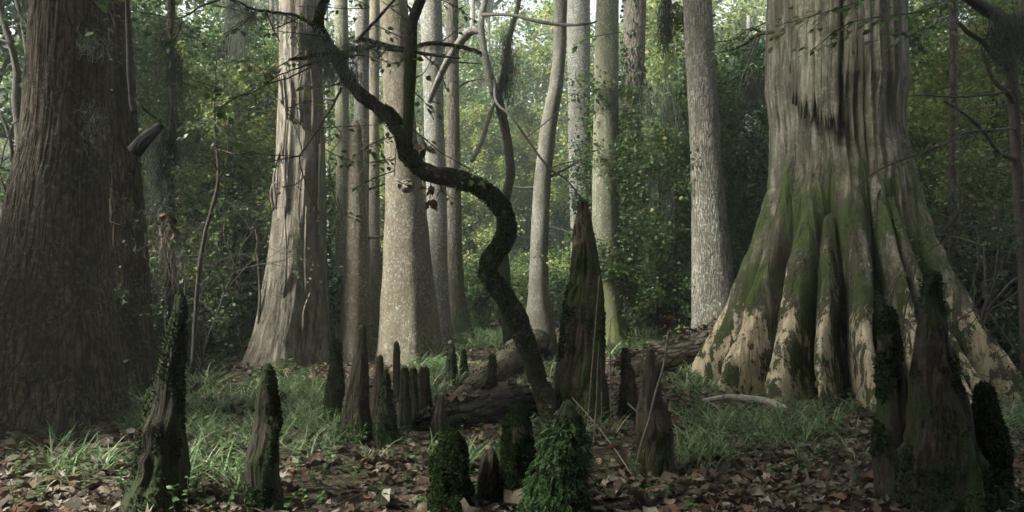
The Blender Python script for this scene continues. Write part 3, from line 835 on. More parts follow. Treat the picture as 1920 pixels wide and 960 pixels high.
def spray(parent, pts, n, size, seed, mat='leaf_near', spread=22, shape=None, twig=True, name='foliage', twig_mat='twig'):
    """a thin side twig with leaves in flat ranks along it"""
    r = rs(seed); mb = MB()
    a = np.array([[*P(x, y, Yv), w * Yv / F / 2] for x, y, Yv, w in pts]); s = smooth_path(a, 8)
    i = r.randint(2, len(s) - 1, n)
    p = s[i, :3] + r.normal(size=(n, 3)) * .004
    tg = unit(s[np.minimum(i + 1, len(s) - 1), :3] - s[i - 1, :3])
    side = unit(np.cross(tg, (0, 0, 1))) * np.where(r.rand(n) < .5, 1, -1)[:, None]
    d = side + tg * .7 + r.normal(size=(n, 3)) * .35; d[:, 2] -= .3
    off = unit(d) * r.uniform(0, 1, n)[:, None] * spread / 100
    nr = unit(V3(0, 0, 1) + r.normal(size=(n, 3)) * .45)
    leaves(mb, p + off, d, nr, r.uniform(.6, 1.2, n) * size, shape or shape_oval())
    tw = MB()
    tube(tw, s[:, :3], np.maximum(s[:, 3], .0012), 5)
    for k in range(0, n, 2):
        tube(tw, [p[k], p[k] + off[k] * .5 + (0, 0, .003), p[k] + off[k]], .0012, 4, cap=False)
    if twig: tw.build('twig', M[twig_mat], parent)
    return mb.build(name, M[mat], parent)
spray(CT, [(745, 255, 7, 2), (715, 262, 6.8, 2), (690, 275, 6.6, 1.5), (668, 292, 6.5, 1)], 42, .075, 1, spread=16)
spray(CT, [(742, 300, 6.9, 2), (722, 300, 6.8, 2), (690, 305, 6.6, 1.5)], 22, .075, 2, spread=14)
spray(CT, [(632, 370, 6.9, 2), (640, 395, 6.8, 2), (655, 408, 6.7, 1.5)], 16, .08, 3, spread=12)
spray(CT, [(772, 170, 6.9, 2), (790, 185, 6.8, 2), (808, 205, 6.7, 1.5)], 16, .07, 4, spread=14)
spray(CT, [(610, 280, 7, 2), (632, 292, 6.9, 2), (655, 300, 6.8, 1.5)], 22, .06, 5, spread=14)
spray(CT, [(566, 100, 7, 2), (530, 120, 6.8, 2), (500, 140, 6.7, 1.5)], 26, .07, 6, spread=20)
spray(CT, [(480, 165, 6.8, 2), (430, 190, 6.6, 2), (395, 215, 6.5, 1.5)], 18, .09, 7, spread=18)
spray(CT, [(540, 205, 6.9, 2), (560, 230, 6.8, 2), (590, 250, 6.7, 1.5)], 16, .06, 8, spread=14)
spray(CT, [(480, 20, 6.9, 2), (455, 45, 6.7, 2), (430, 60, 6.6, 1.5)], 16, .08, 9, spread=16)
spray(CT, [(640, -10, 7, 2), (690, 15, 6.8, 2), (560, 12, 6.9, 1.5)], 14, .07, 10, spread=16)
spray(CT, [(790, 262, 6.9, 2), (796, 268, 6.8, 2), (800, 275, 6.8, 1.5)], 12, .10, 11, 'leaf_brown', spread=8)
spray(CT, [(806, 340, 6.9, 2), (808, 356, 6.8, 2), (806, 372, 6.8, 1.5)], 10, .12, 12, 'leaf_brown', spread=7)
spray(CT, [(745, 340, 6.85, 2), (760, 345, 6.8, 2), (772, 338, 6.8, 1.5)], 8, .07, 13, 'leaf_brown', spread=7)

spray(CT, [(430, 180, 6.7, 2), (410, 165, 6.6, 2), (360, 150, 6.5, 1)], 26, .095, 61, 'leaf_near', spread=24)
spray(CT, [(470, 285, 6.8, 2), (440, 290, 6.8, 2), (400, 280, 6.7, 1)], 24, .075, 62, 'leaf_near', spread=22)
spray(CT, [(505, 165, 6.9, 2), (490, 130, 6.8, 2), (460, 110, 6.7, 1)], 22, .085, 63, 'leaf_near', spread=22)
spray(CT, [(342, 38, 6.8, 2), (330, 70, 6.7, 2), (300, 100, 6.6, 1)], 26, .085, 64, 'leaf_a', spread=26)
spray(CT, [(590, 380, 6.9, 2), (600, 400, 6.8, 2), (625, 415, 6.7, 1)], 14, .07, 65, 'leaf_near', spread=14)
spray(CT, [(850, 300, 6.8, 2), (885, 320, 6.7, 2), (905, 340, 6.7, 1)], 14, .07, 66, 'leaf_near', spread=16)
spray(CT, [(572, 330, 6.9, 2), (555, 345, 6.8, 2), (530, 350, 6.7, 1)], 14, .06, 67, 'leaf_near', spread=14)
spray(CT, [(740, 320, 6.85, 2), (700, 335, 6.8, 2), (670, 350, 6.7, 1)], 18, .065, 68, 'leaf_near', spread=16)
spray(CT, [(800, -10, 6.95, 3), (850, 10, 6.8, 2), (890, 40, 6.7, 1)], 20, .075, 69, 'leaf_near', spread=20)

tr_ = rs(404)
for k, (x0, y0) in enumerate([(620, 70), (640, 110), (690, 85), (740, 90), (820, 85), (860, 92), (700, 45), (560, 34), (520, 26), (450, 10), (600, 240), (566, 292), (535, 205), (700, 199), (735, 225), (771, 90), (769, 150), (773, 45), (830, 330), (880, 343), (480, 22), (400, 10), (655, 150), (790, 100)]):
    ang = tr_.uniform(-1.2, 1.2) + (math.pi if tr_.rand() < .5 else 0); L = tr_.uniform(45, 120)
    x1, y1 = x0 + L * math.cos(ang), y0 + L * .55 * math.sin(ang) + 12
    Yv = 7.05; mx, my = (x0 + x1) / 2 + tr_.normal() * 8, (y0 + y1) / 2 + tr_.normal() * 8
    pts = [(x0, y0, Yv, 2.6), (mx, my, Yv - .15, 2), (x1, y1, Yv - .3 * tr_.rand(), 1.2)]
    spray(CT, pts, 5 + tr_.randint(9), .055 + .03 * tr_.rand(), 500 + k, 'leaf_near' if k % 3 else 'leaf_c', spread=12)

# ------------------------------------------------------------------ hanging moss
def hanging_moss(name, pts, n, length, seed, mat, label, group=None, spread=.08, thick=.0022, parent=None):
    """pts: (px, py, Y) along which strands start; every strand a thin wavy tube"""
    r = rs(seed); mb = MB()
    a = smooth_path(np.array([P(*p) for p in pts]), 8)
    for k in range(n):
        p = a[r.randint(len(a))] + r.normal(size=3) * spread * (1, 1, .6)
        L = length * r.uniform(.25, 1.15)
        m = 7
        w = np.cumsum(r.normal(size=(m, 3)) * (.027, .027, .010), 0) * (L / .5) ** .5
        w[:, 2] -= np.linspace(0, L, m)
        tube(mb, p + w - w[0], np.linspace(thick, thick * .5, m), 3, cap=False)
        if r.rand() < .8:
            q = (p + w - w[0])[r.randint(1, m - 1)]
            for _k in range(3):
                e = q + r.normal(size=3) * (.03, .03, .03)
                tube(mb, [q, (q + e) / 2 + r.normal(size=3) * .008, e], thick * .7, 3, cap=False)
    if parent is not None:
        return mb.build(name, M[mat], parent)
    loc = tuple(P(*pts[0])); o = mb.build(name, M[mat], None, loc=loc)
    return tag(o, label, 'spanish moss', group)
hanging_moss('spanish_moss', [(560, 55, 7.15), (600, 70, 7.1), (650, 90, 7.05), (680, 78, 7.05)], 420, .28, 1, 'spanish', 'grey tangle of hanging moss on the upper bend of the curving tree', spread=.07)
hanging_moss('spanish_moss', [(600, 100, 7.1), (640, 115, 7.1), (668, 140, 7.05)], 260, .32, 2, 'spanish', 'wispy grey moss draped below the branch fork of the curving tree', spread=.05)
hanging_moss('spanish_moss', [(948, 60, 13.7), (955, 110, 13.7), (940, 150, 13.7)], 200, .8, 3, 'spanish_dark', 'dark hanging moss on the right stem of the slender forked tree', spread=.07, thick=.004)
hanging_moss('spanish_moss', [(1246, -20, 10), (1252, 10, 10), (1248, 50, 10)], 200, .75, 4, 'spanish_dark', 'long dark strand of moss hanging between the ivy tree and the scaly tree', spread=.035, thick=.003)
hanging_moss('spanish_moss', [(170, 190, 6.45), (174, 220, 6.42), (172, 280, 6.38)], 46, .12, 5, 'spanish', 'thin tuft of pale moss clinging to the middle of the huge left trunk', spread=.05)
hanging_moss('spanish_moss', [(165, 60, 6.5), (172, 90, 6.46)], 70, .16, 6, 'spanish', 'tuft of pale moss high on the huge left trunk', spread=.06)
hanging_moss('spanish_moss', [(1880, 20, 7.6), (1890, 60, 7.6), (1910, 40, 7.6)], 330, .5, 7, 'spanish_dark', 'heavy grey moss hanging in the upper right corner', spread=.11, thick=.003)
hanging_moss('spanish_moss', [(1405, 150, 12.5), (1420, 160, 12.5)], 200, .35, 8, 'spanish_dark', 'dark ball of moss hanging left of the giant cypress', spread=.10, thick=.004)
hanging_moss('spanish_moss', [(430, 6, 6.8), (480, 22, 6.9), (520, 27, 7.0), (560, 36, 7.1)], 120, .14, 51, 'spanish', 'short wisps of grey moss along the thin arching branch at upper left', spread=.02)
hanging_moss('spanish_moss', [(700, 86, 7.05), (760, 92, 7.0), (820, 84, 7.2), (880, 92, 7.2)], 110, .12, 52, 'spanish', 'short wisps of grey moss on the dark crossing branches right of the fork', spread=.02)
for k, (x, y, Yv, L) in enumerate([(432, -10, 15, 1.5), (460, -10, 15, 1.7), (446, 30, 16, 1.2)]):
    hanging_moss('spanish_moss', [(x - 6, y, Yv), (x + 6, y + 10, Yv)], 60, L, 20 + k, 'spanish', 'long pale moss streamer hanging against the white sky at upper left', 'moss streamers at upper left', spread=.07, thick=.005)
for k, (x, y, Yv, L) in enumerate([(1225, 150, 15, 1.3), (1262, 180, 15, 1.6), (1215, 290, 16, 1.2), (1240, 330, 15, 1.0)]):
    hanging_moss('spanish_moss', [(x - 12, y, Yv), (x + 12, y + 20, Yv)], 60, L, 30 + k, 'spanish', 'pale veil of moss hanging from foliage beside the ivy covered trunk', 'moss veils beside the ivy trunk', spread=.14, thick=.004)

# moss-laden thin tree at left
t = thing('slender_tree', base_loc(*P(322, 0, 9)[:2]), 'slender dark tree draped in grey moss, between the huge left trunk and the dead tree', 'tree')
mb = MB(); s = px_tube(mb, [(330, 760, 9, 22), (326, 620, 9, 18), (322, 500, 9, 19), (318, 440, 9, 24), (320, 380, 9, 14), (324, 260, 9, 13), (322, 120, 9, 14), (322, 0, 9, 14), (325, -300, 9.2, 10)], 12, 8, .3, 3, .004); mb.build('trunk', M['vine'], t)
hanging_moss('hanging_moss', [(305, 60, 8.9), (330, 120, 8.9), (312, 250, 8.9), (303, 300, 8.9), (300, 370, 8.9)], 520, .55, 40, 'spanish_dark', None, spread=.065, thick=.0028, parent=t)
hanging_moss('hanging_moss', [(296, 250, 8.85), (300, 330, 8.85), (306, 385, 8.85)], 420, .30, 41, 'spanish', None, spread=.07, thick=.0022, parent=t)
hanging_moss('root_fringe', [(300, 400, 8.9), (318, 425, 8.8), (330, 440, 8.8)], 60, .7, 42, 'twig_pale', None, spread=.06, thick=.004, parent=t)
spray(t, [(310, 395, 8.8, 4), (318, 412, 8.8, 4), (328, 440, 8.8, 3)], 26, .13, 43, 'leaf_brown', spread=7)
add_crown(t, .1 + t.location.x, 9.2, 7.6, 1, .35, 1)

# ------------------------------------------------------------------ cypress knees
def knee(prof, Y, mat, label, moss=None, seed=0, flute=(5, .10), tip=True, group=None, nz=150, nth=72, lump=.055, msize=.018, mn=9000, mkeep=None, ycurve=0.0):
    zs, cx, r = profile(Y, prof, None, below=.15)
    root = thing('cypress_knee', base_loc(cx[0], Y), label, 'cypress knee', group)
    zd = np.linspace(zs[0], zs[-1], 28); cx = np.interp(zd, zs, cx); r = np.interp(zd, zs, r); zs = zd
    q = np.linspace(0, 4.5, 28); cx = cx + (fbm(V3(q, seed, 0), 2, 3) - .5) * r * .26; ysw = Y + (fbm(V3(q, seed, 9), 2, 3) - .5) * r * .9
    r = r * (1 + .13 * (fbm(V3(q * 1.6, seed, 5), 2, 3) - .5))
    r_ = rs(seed); k = flute[0]; ph = r_.rand(3) * 6.28
    ztop = zs[-1]
    def fn(TH, Z):
        t = np.clip((ztop - Z) / (ztop + .01), 0, 1)
        m = 1 + flute[1] * t * (np.sin(k * TH + ph[0] + Z * .6) * .6 + np.sin((k + 3) * TH + ph[1]) * .4)
        lum = (fbm(V3(np.sin(TH) * 1.3, np.cos(TH) * 1.3, Z / max(r.mean(), .03) * .42), 4, seed + 3) - .5)
        return m * (1 + lum * lump * 4), np.zeros_like(TH)
    mb = MB()
    V, TH, Z = body(mb, zs, cx, r, Y, nth, nz, fn, r.mean() * .13, 11, .22, seed, close=True, ridged=True, dome=r[-1] * 1.3, ys=ysw)
    mb.build('body', M[mat], root)
    if tip:
        c = V[-int(nz * .02) - 1].mean(0); rt = r[-1] * .9
        tb = MB()
        th = V3(0, 0, 1)
        pth = np.array([c + (0, 0, -rt * .6), c + (0, 0, rt * .0), c + (0, 0, rt * .45), c + (0, 0, rt * .75)])
        tube(tb, smooth_path(pth, 4), np.interp(np.linspace(0, 1, 13), [0, .5, .8, 1], [rt * .98, rt * .9, rt * .6, rt * .2]), 14, .25, 12 / max(rt, .02) * .05, seed)
        tb.build('tip', M['tip'], root)
    if moss:
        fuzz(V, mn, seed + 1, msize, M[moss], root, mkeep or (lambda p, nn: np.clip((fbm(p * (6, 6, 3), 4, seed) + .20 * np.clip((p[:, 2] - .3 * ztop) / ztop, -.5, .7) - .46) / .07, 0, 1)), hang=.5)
    return root, V

big = dict(nz=260, nth=120)
knee([(548, 330, 346), (575, 324, 349), (620, 315, 349), (700, 296, 347), (760, 284, 346), (840, 266, 346), (900, 246, 344), (960, 228, 344), (1000, 215, 345)], 4.3, 'knee_moss',
     'tall dark mossy knee with a slanting left side, in front of the huge trunk', 'moss_dark', 1, mn=26000, msize=.016, **big)
knee([(683, 496, 508), (700, 488, 514), (740, 482, 520), (800, 474, 523), (880, 466, 526), (960, 460, 532), (1000, 456, 536)], 4.3, 'knee_moss',
     'narrow pointed mossy knee at the bottom, second tall one from the left', 'moss_dark', 2, mn=22000, msize=.015, **big)
knee([(634, 624, 635), (650, 619, 640), (700, 614, 643), (760, 608, 646), (800, 606, 648)], gY(792), 'knee_moss',
     'round-topped mossy knee just left of the tall knobbed brown knee', 'moss', 3, mn=9000)
knee([(608, 673, 686), (622, 671, 687), (640, 671, 687), (665, 664, 688), (700, 655, 692), (760, 645, 694), (800, 640, 698), (838, 636, 700)], gY(834), 'knee',
     'tall bare brown knee with a knobbed top, in the middle group', 'moss_dark', 4, mn=5000, mkeep=keep_noise(4, .5, .6, 2, zhi=.5), flute=(6, .14), **big)
knee([(664, 706, 718), (680, 705, 720), (720, 702, 722), (780, 692, 722), (836, 684, 724)], 6.4, 'knee',
     'brown knee pressed against the right side of the knobbed one, blunt top', None, 5)
knee([(694, 720, 728), (710, 716, 731), (750, 711, 736), (800, 704, 742), (842, 698, 747)], gY(838), 'knee_moss',
     'pointed mossy-sided knee at the front right of the middle group', 'moss_dark', 6, mn=6000)
knee([(640, 739, 747), (660, 737, 750), (720, 736, 753), (770, 734, 757)], 8.4, 'knee', 'thin bare knee with a tiny tip, behind the middle group', None, 7, nz=80, nth=40)
knee([(686, 752, 764), (700, 750, 766), (760, 748, 770), (806, 746, 774)], gY(808), 'knee_moss', 'leftmost of three short blunt mossy knees in a tight row', 'moss', 8, mn=3000, msize=.011, nz=90, nth=44)
knee([(687, 769, 780), (700, 766, 782), (760, 766, 786), (806, 764, 790)], gY(800), 'knee_moss', 'middle one of three short blunt mossy knees in a tight row', 'moss', 9, mn=3000, msize=.011, nz=90, nth=44)
knee([(685, 789, 801), (700, 786, 805), (740, 784, 808), (790, 782, 811)], gY(794), 'knee_moss', 'rightmost of three short blunt mossy knees in a tight row', 'moss', 10, mn=4000, msize=.011, nz=90, nth=44)
knee([(738, 823, 832), (760, 818, 836), (800, 810, 841), (822, 803, 845)], gY(822), 'knee', 'small bare brown cone-shaped knee left of the black mossy log', None, 11, flute=(4, .16), nz=90, nth=50)
knee([(640, 840, 850), (660, 838, 855), (700, 836, 858), (730, 834, 862)], gY(722), 'knee_moss', 'green mossy knee at the foot of the flared dark tree, left one', 'moss', 12, mn=3000, nz=80, nth=40)
knee([(652, 866, 873), (670, 864, 875), (700, 862, 878), (730, 861, 880)], gY(716), 'knee_moss', 'thin green mossy knee at the foot of the flared dark tree, right one', 'moss', 13, mn=2500, nz=80, nth=36)
knee([(661, 919, 929), (680, 917, 931), (710, 915, 932), (735, 914, 934)], 9.2, 'knee_moss', 'short knee standing on the mossy sloping root, left of the curved trunk', 'moss', 14, mn=3000, nz=80, nth=40)
knee([(375, 1088, 1098), (395, 1084, 1102), (420, 1079, 1108), (470, 1072, 1117), (540, 1064, 1125), (620, 1056, 1132), (700, 1042, 1138), (760, 1034, 1144), (800, 1030, 1148)], gY(785), 'knee_big',
     'tallest knee, a pointed dark mossy spire that towers over the rest, in the centre', 'moss', 15, mn=42000, msize=.024, mkeep=keep_noise(2.6, .5, .6, 9), flute=(5, .13), tip=False, lump=.07, nz=320, nth=160)
knee([(650, 1167, 1177), (670, 1165, 1180), (710, 1163, 1188), (760, 1160, 1196), (790, 1158, 1200)], gY(782), 'knee', 'slim brown knee in front of the fallen log, right of the tallest one', 'moss_dark', 16, mn=4000)
knee([(652, 1215, 1227), (668, 1212, 1231), (700, 1203, 1237), (740, 1198, 1243), (790, 1193, 1255), (850, 1187, 1263), (892, 1182, 1270)], gY(888), 'knee',
     'stout smooth brown knee standing alone, right of centre', 'moss_dark', 17, mn=6000, mkeep=keep_noise(4, .5, .6, 2), flute=(4, .10), **big)
knee([(575, 1660, 1671), (595, 1652, 1680), (640, 1650, 1688), (720, 1647, 1700), (800, 1644, 1704), (900, 1640, 1708), (1000, 1634, 1712)], 4.4, 'knee_moss',
     'left and narrower of the two tall knees in front of the giant cypress', 'moss_dark', 18, mn=26000, mkeep=keep_noise(5, .47, .55, 2), **big)
knee([(508, 1741, 1755), (530, 1734, 1762), (580, 1732, 1766), (640, 1722, 1778), (720, 1712, 1794), (800, 1704, 1810), (900, 1692, 1830), (1000, 1680, 1850)], 4.2, 'knee_moss',
     'broad tall dark knee in front of the right flank of the giant cypress', 'moss_dark', 19, mn=34000, mkeep=keep_noise(5, .47, .55, 3), flute=(6, .16), **big)
knee([(716, 1838, 1850), (735, 1828, 1862), (780, 1826, 1872), (860, 1830, 1890), (940, 1836, 1908), (1000, 1838, 1922)], 4.3, 'knee_moss',
     'short dark mossy knee in the lower right corner', 'moss_dark', 20, mn=20000, **big)
knee([(738, 112, 118), (770, 108, 122), (800, 104, 126), (830, 100, 130)], 6.1, 'knee', 'small dark pointed knee against the foot of the huge left trunk', None, 21, nz=70, nth=36, tip=False)
knee([(768, 140, 145), (800, 136, 147), (830, 134, 150)], 6.0, 'knee', 'tiny dark knee beside the small pointed one at the huge left trunk', None, 22, nz=60, nth=30, tip=False)
knee([(735, 525, 534), (750, 524, 538), (770, 523, 540)], gY(765), 'knee', 'low dark stub of a knee in the grass below the dead tree', None, 23, nz=60, nth=30, tip=False)
# the four in the foreground
fm = dict(nz=200, nth=90)
knee([(806, 843, 851), (815, 834, 860), (830, 824, 868), (850, 814, 875), (890, 808, 878), (930, 806, 882), (1000, 800, 888)], 4.2, 'knee_moss', 'squat bushy dark green knee at the bottom, leftmost of the foreground four', 'moss', 24, mn=60000, msize=.014,
     mkeep=lambda p, n: np.clip((fbm(p * 9, 3, 4) - .30) / .15, 0, 1), tip=True, **fm)
knee([(838, 908, 926), (860, 902, 934), (900, 894, 938), (950, 888, 944), (1000, 882, 948)], 4.4, 'knee', 'bare brown broken-topped knee at the bottom, between two mossy ones', None, 25, flute=(5, .22), lump=.12, **fm)
knee([(758, 966, 975), (768, 957, 983), (786, 947, 991), (830, 940, 998), (880, 938, 998), (940, 930, 1000), (1000, 922, 1006)], 4.35, 'knee_moss', 'dark mossy knee at the bottom, touching the left of the bright leafy one', 'moss_dark', 26, mn=60000, msize=.013,
     mkeep=lambda p, n: np.clip((fbm(p * 9, 3, 6) - .34) / .14, 0, 1), tip=False, **fm)
BK, BV = knee([(750, 1062, 1072), (762, 1052, 1079), (782, 1040, 1087), (820, 1022, 1095), (870, 1006, 1098), (920, 990, 1102), (1000, 972, 1108)], 4.1, 'knee_moss', 'thick knee covered in bright green leafy moss, at the bottom centre', None, 27, **fm)
def fern_fronds():
    r = rs(8); mb = MB()
    p, nr = scatter_on(BV, 5200, r, lambda p, n: np.clip((fbm(p * 7, 3, 3) - .36) / .14, .03, 1) * (p[:, 2] < H + (HY - 790) * 4.1 / F + .03 * 0 + .01))
    for a, n in zip(p, nr):
        L = r.uniform(.012, .055); d = unit(n + r.normal(size=3) * .4 + (0, 0, -.35 + r.rand() * .5)); side = unit(np.cross(d, n + (0, 0, .3)) + r.normal(size=3) * .2)
        k = 5
        t_ = np.linspace(.15, 1, k)[:, None]
        base = a + d * L * t_ + np.array((0, 0, -1)) * L * .5 * t_ ** 2
        for sg in (-1, 1):
            leaves(mb, base, side * sg + d * .5, np.repeat((n + r.normal(size=3) * .3)[None], k, 0), L * .42 * (1.15 - t_[:, 0] * .6), shape_diamond())
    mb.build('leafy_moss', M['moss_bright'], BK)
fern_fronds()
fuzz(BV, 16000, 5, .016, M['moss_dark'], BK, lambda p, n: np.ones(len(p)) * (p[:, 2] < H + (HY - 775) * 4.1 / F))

# ------------------------------------------------------------------ logs, root, sticks
def log(name, pts, mat, label, cat, seg=36, amp=.18, seed=0, n=12, moss=None, ends=True, litter=0):
    mb = MB()
    a = smooth_path(np.array([[x, y, z, r] for x, y, z, r in pts]), n)
    tube(mb, a[:, :3], a[:, 3], seg, amp, 5, seed, stretch=.5)
    loc = tuple(a[0, :3])
    root = thing(name, (a[len(a) // 2, 0], a[len(a) // 2, 1], float(ground_h(a[len(a) // 2, 0], a[len(a) // 2, 1]))), label, cat)
    mb.build('wood', M[mat], root)
    if moss: path_fuzz(a[:, :3], a[:, 3], moss, seed, .03, M['moss'], root, upk=.8)
    return root, a
def W(px, py, Y, wpx): 
    p = P(px, py, Y); return (p[0], p[1], p[2], wpx * Y / F / 2)
_, LOG_R = log('fallen_log', [W(1146, 704, 10.6, 48), W(1170, 698, 10.7, 58), W(1220, 680, 10.9, 66), W(1280, 662, 11.1, 70), W(1340, 645, 11.4, 76), W(1420, 632, 11.9, 80)], 'log',
    'thick rotting fallen log resting against the giant cypress, with dead leaves on top', 'log', seed=3, moss=2500, seg=48)
_, LOG_L = log('fallen_log', [W(765, 808, 6.7, 24), W(825, 790, 6.85, 58), W(900, 775, 7.05, 76), W(970, 762, 7.35, 74), W(1040, 752, 7.8, 60)], 'black_log',
    'nearly black mossy log lying behind the foot of the curved trunk', 'log', seed=5, moss=3500, seg=48)
log('fallen_log', [W(1085, 925, 4.6, 30), W(1140, 934, 4.55, 34), W(1200, 945, 4.5, 36), W(1290, 962, 4.45, 34)], 'log', 'low dark log half sunk in leaves at the bottom edge, right of the leafy knee', 'log', seed=6, moss=1200)
log('fallen_log', [W(1095, 838, 6.1, 26), W(1130, 842, 6.15, 30), W(1180, 838, 6.3, 26)], 'log', 'short broken dark log end beside the leafy mossy knee', 'log', seed=7, seg=20)
log('sloping_root', [W(846, 762, 8.3, 34), W(880, 738, 8.9, 46), W(920, 706, 9.9, 54), W(965, 668, 11.5, 56), W(1000, 645, 13.2, 46), W(1012, 640, 15.2, 40), W(1014, 648, 16.2, 30)], 'knee_big',
    'broad moss-covered root sloping down to the left behind the curved trunk', 'root', seed=8, moss=6000, seg=40)
log('fallen_branch', [W(1318, 752, 7.8, 8), W(1360, 745, 7.8, 11), W(1400, 748, 7.75, 14), W(1440, 754, 7.65, 15), W(1478, 770, 7.4, 13)], 'twig_pale', 'pale dead branch lying in the grass in front of the giant cypress', 'branch', seg=10, seed=9)
log('fallen_branch', [W(1108, 860, 5.6, 4), W(1180, 850, 6.0, 5), W(1262, 832, 6.4, 6), W(1330, 842, 6.2, 6), W(1390, 862, 5.7, 4)], 'twig', 'long thin dark stick on the leaves right of the stout brown knee', 'branch', seg=8, seed=10)
log('fallen_branch', [W(560, 912, 5, 4), W(640, 905, 5.1, 6), W(700, 915, 4.9, 5)], 'twig', 'thin dark stick on the leaves at the bottom, left of the bushy knee', 'branch', seg=8, seed=11)
log('fallen_branch', [W(405, 898, 5.1, 4), W(425, 880, 5.2, 5), W(440, 868, 5.25, 4)], 'twig_pale', 'short pale stick between the two tall knees at lower left', 'branch', seg=8, seed=12)
log('leaning_stick', [W(1062, 735, 7.3, 2.4), W(1100, 775, 6.6, 2.6), W(1150, 838, 5.8, 2.8), W(1202, 918, 4.75, 3)], 'stick', 'thin stick leaning diagonally right of the curved trunk', 'stick', seg=7, seed=13, n=8)
log('leaning_stick', [W(1160, 745, 7.4, 3), W(1175, 755, 7.3, 4), W(1196, 774, 7.0, 3)], 'stick', 'short stick leaning between the slim knee and the stout knee', 'stick', seg=7, seed=14, n=8)
def stalk(pts, label, mat='stick', seed=1):
    mb = MB(); a = np.array([[*P(x, y, Yv), w * .7 * Yv / F / 2] for x, y, Yv, w in pts]); s = smooth_path(a, 8)
    loc = (s[0, 0], s[0, 1], float(ground_h(s[0, 0], s[0, 1])))
    tube(mb, s[:, :3], np.maximum(s[:, 3], .002), 6, .2, 20, seed)
    o = mb.build('dry_stalk', M[mat], None, loc=loc); return tag(o, label, 'stalk')
stalk([(1100, 830, 6.2, 4), (1106, 740, 6.2, 4), (1114, 640, 6.2, 4), (1124, 517, 6.2, 3)], 'tallest of the dry stalks before the tallest knee')
stalk([(1112, 840, 6.0, 4), (1118, 760, 6.0, 4), (1120, 700, 6.0, 3), (1123, 640, 6.0, 2)], 'middle-height dry stalk with a jagged top before the tallest knee', seed=2)
stalk([(1145, 800, 7.0, 3), (1144, 700, 7.0, 3), (1145, 606, 7.0, 2), (1158, 590, 7, 1.5)], 'dry stalk with a forked tip, right of the tallest knee', seed=3)
stalk([(1126, 850, 6.2, 2.5), (1127, 800, 6.2, 2.5), (1128, 735, 6.2, 2)], 'shortest dry stalk among those before the tallest knee', seed=4)
CS = thing('withered_plant', (float(P(1192, 0, 5.9)[0]), 5.9, 0), 'tall thin bent stalk with a curled withered leaf bunch, before the stout knee', 'plant')
mb = MB(); a = smooth_path(np.array([[*P(x, y, Yv), w * Yv / F / 2] for x, y, Yv, w in [(1190, 885, 4.95, 3), (1200, 840, 4.95, 4), (1216, 790, 4.9, 4), (1228, 740, 4.9, 4), (1243, 690, 4.9, 4), (1253, 630, 4.9, 5), (1254, 608, 4.9, 4)]]), 8)
tube(mb, a[:, :3], a[:, 3], 7, .2, 20, 3); mb.build('stalk', M['stick'], CS)
mb = MB(); rr = rs(3)
n = 26
p = P(1254, 606, 4.9) + rr.normal(size=(n, 3)) * .006
leaves(mb, p, rdir(rr, n, -.1), rdir(rr, n), .05, shape_dry(), .6, 2.4); mb.build('withered_leaf', M['leaf_brown'], CS)

# ------------------------------------------------------------------ leafy plants grown from a skeleton
def grow(r, p, d, L, rad, depth, maxd, tb, tips, wig=.25, up=.1, kids=(3, 5), ang=.8, minr=.002):
    m = 5
    path = [np.array(p, float)]; d = unit(np.array(d, float))
    for k in range(m):
        d = unit(d + r.normal(size=3) * wig + np.array((0, 0, up)))
        path.append(path[-1] + d * L / m)
    path = np.array(path)
    tube(tb, path, np.linspace(rad, max(rad * .55, minr), m + 1), 6 if depth < 2 else 4, cap=False)
    if depth >= maxd:
        tips.append(path); return
    n = r.randint(*kids)
    for k in range(n):
        i = r.randint(2, m + 1) if k else m
        dd = unit(d + r.normal(size=3) * ang)
        grow(r, path[i], dd, L * r.uniform(.5, .75), rad * .5, depth + 1, maxd, tb, tips, wig, up * .6, kids, ang, minr)

def leafy(tips, r, per, size, spread, shp, mat_flat=.8, down=.25):
    mb = MB()
    P_ = np.concatenate([t[1:] for t in tips])
    n = len(tips) * per
    p = P_[r.randint(len(P_), size=n)] + r.normal(size=(n, 3)) * spread
    d = rdir(r, n); d[:, 2] = d[:, 2] * .5 - down
    nr = unit(V3(0, 0, 1) * mat_flat + r.normal(size=(n, 3)) * .5)
    leaves(mb, p, d, nr, r.uniform(.55, 1.2, n) * size, shp)
    return mb

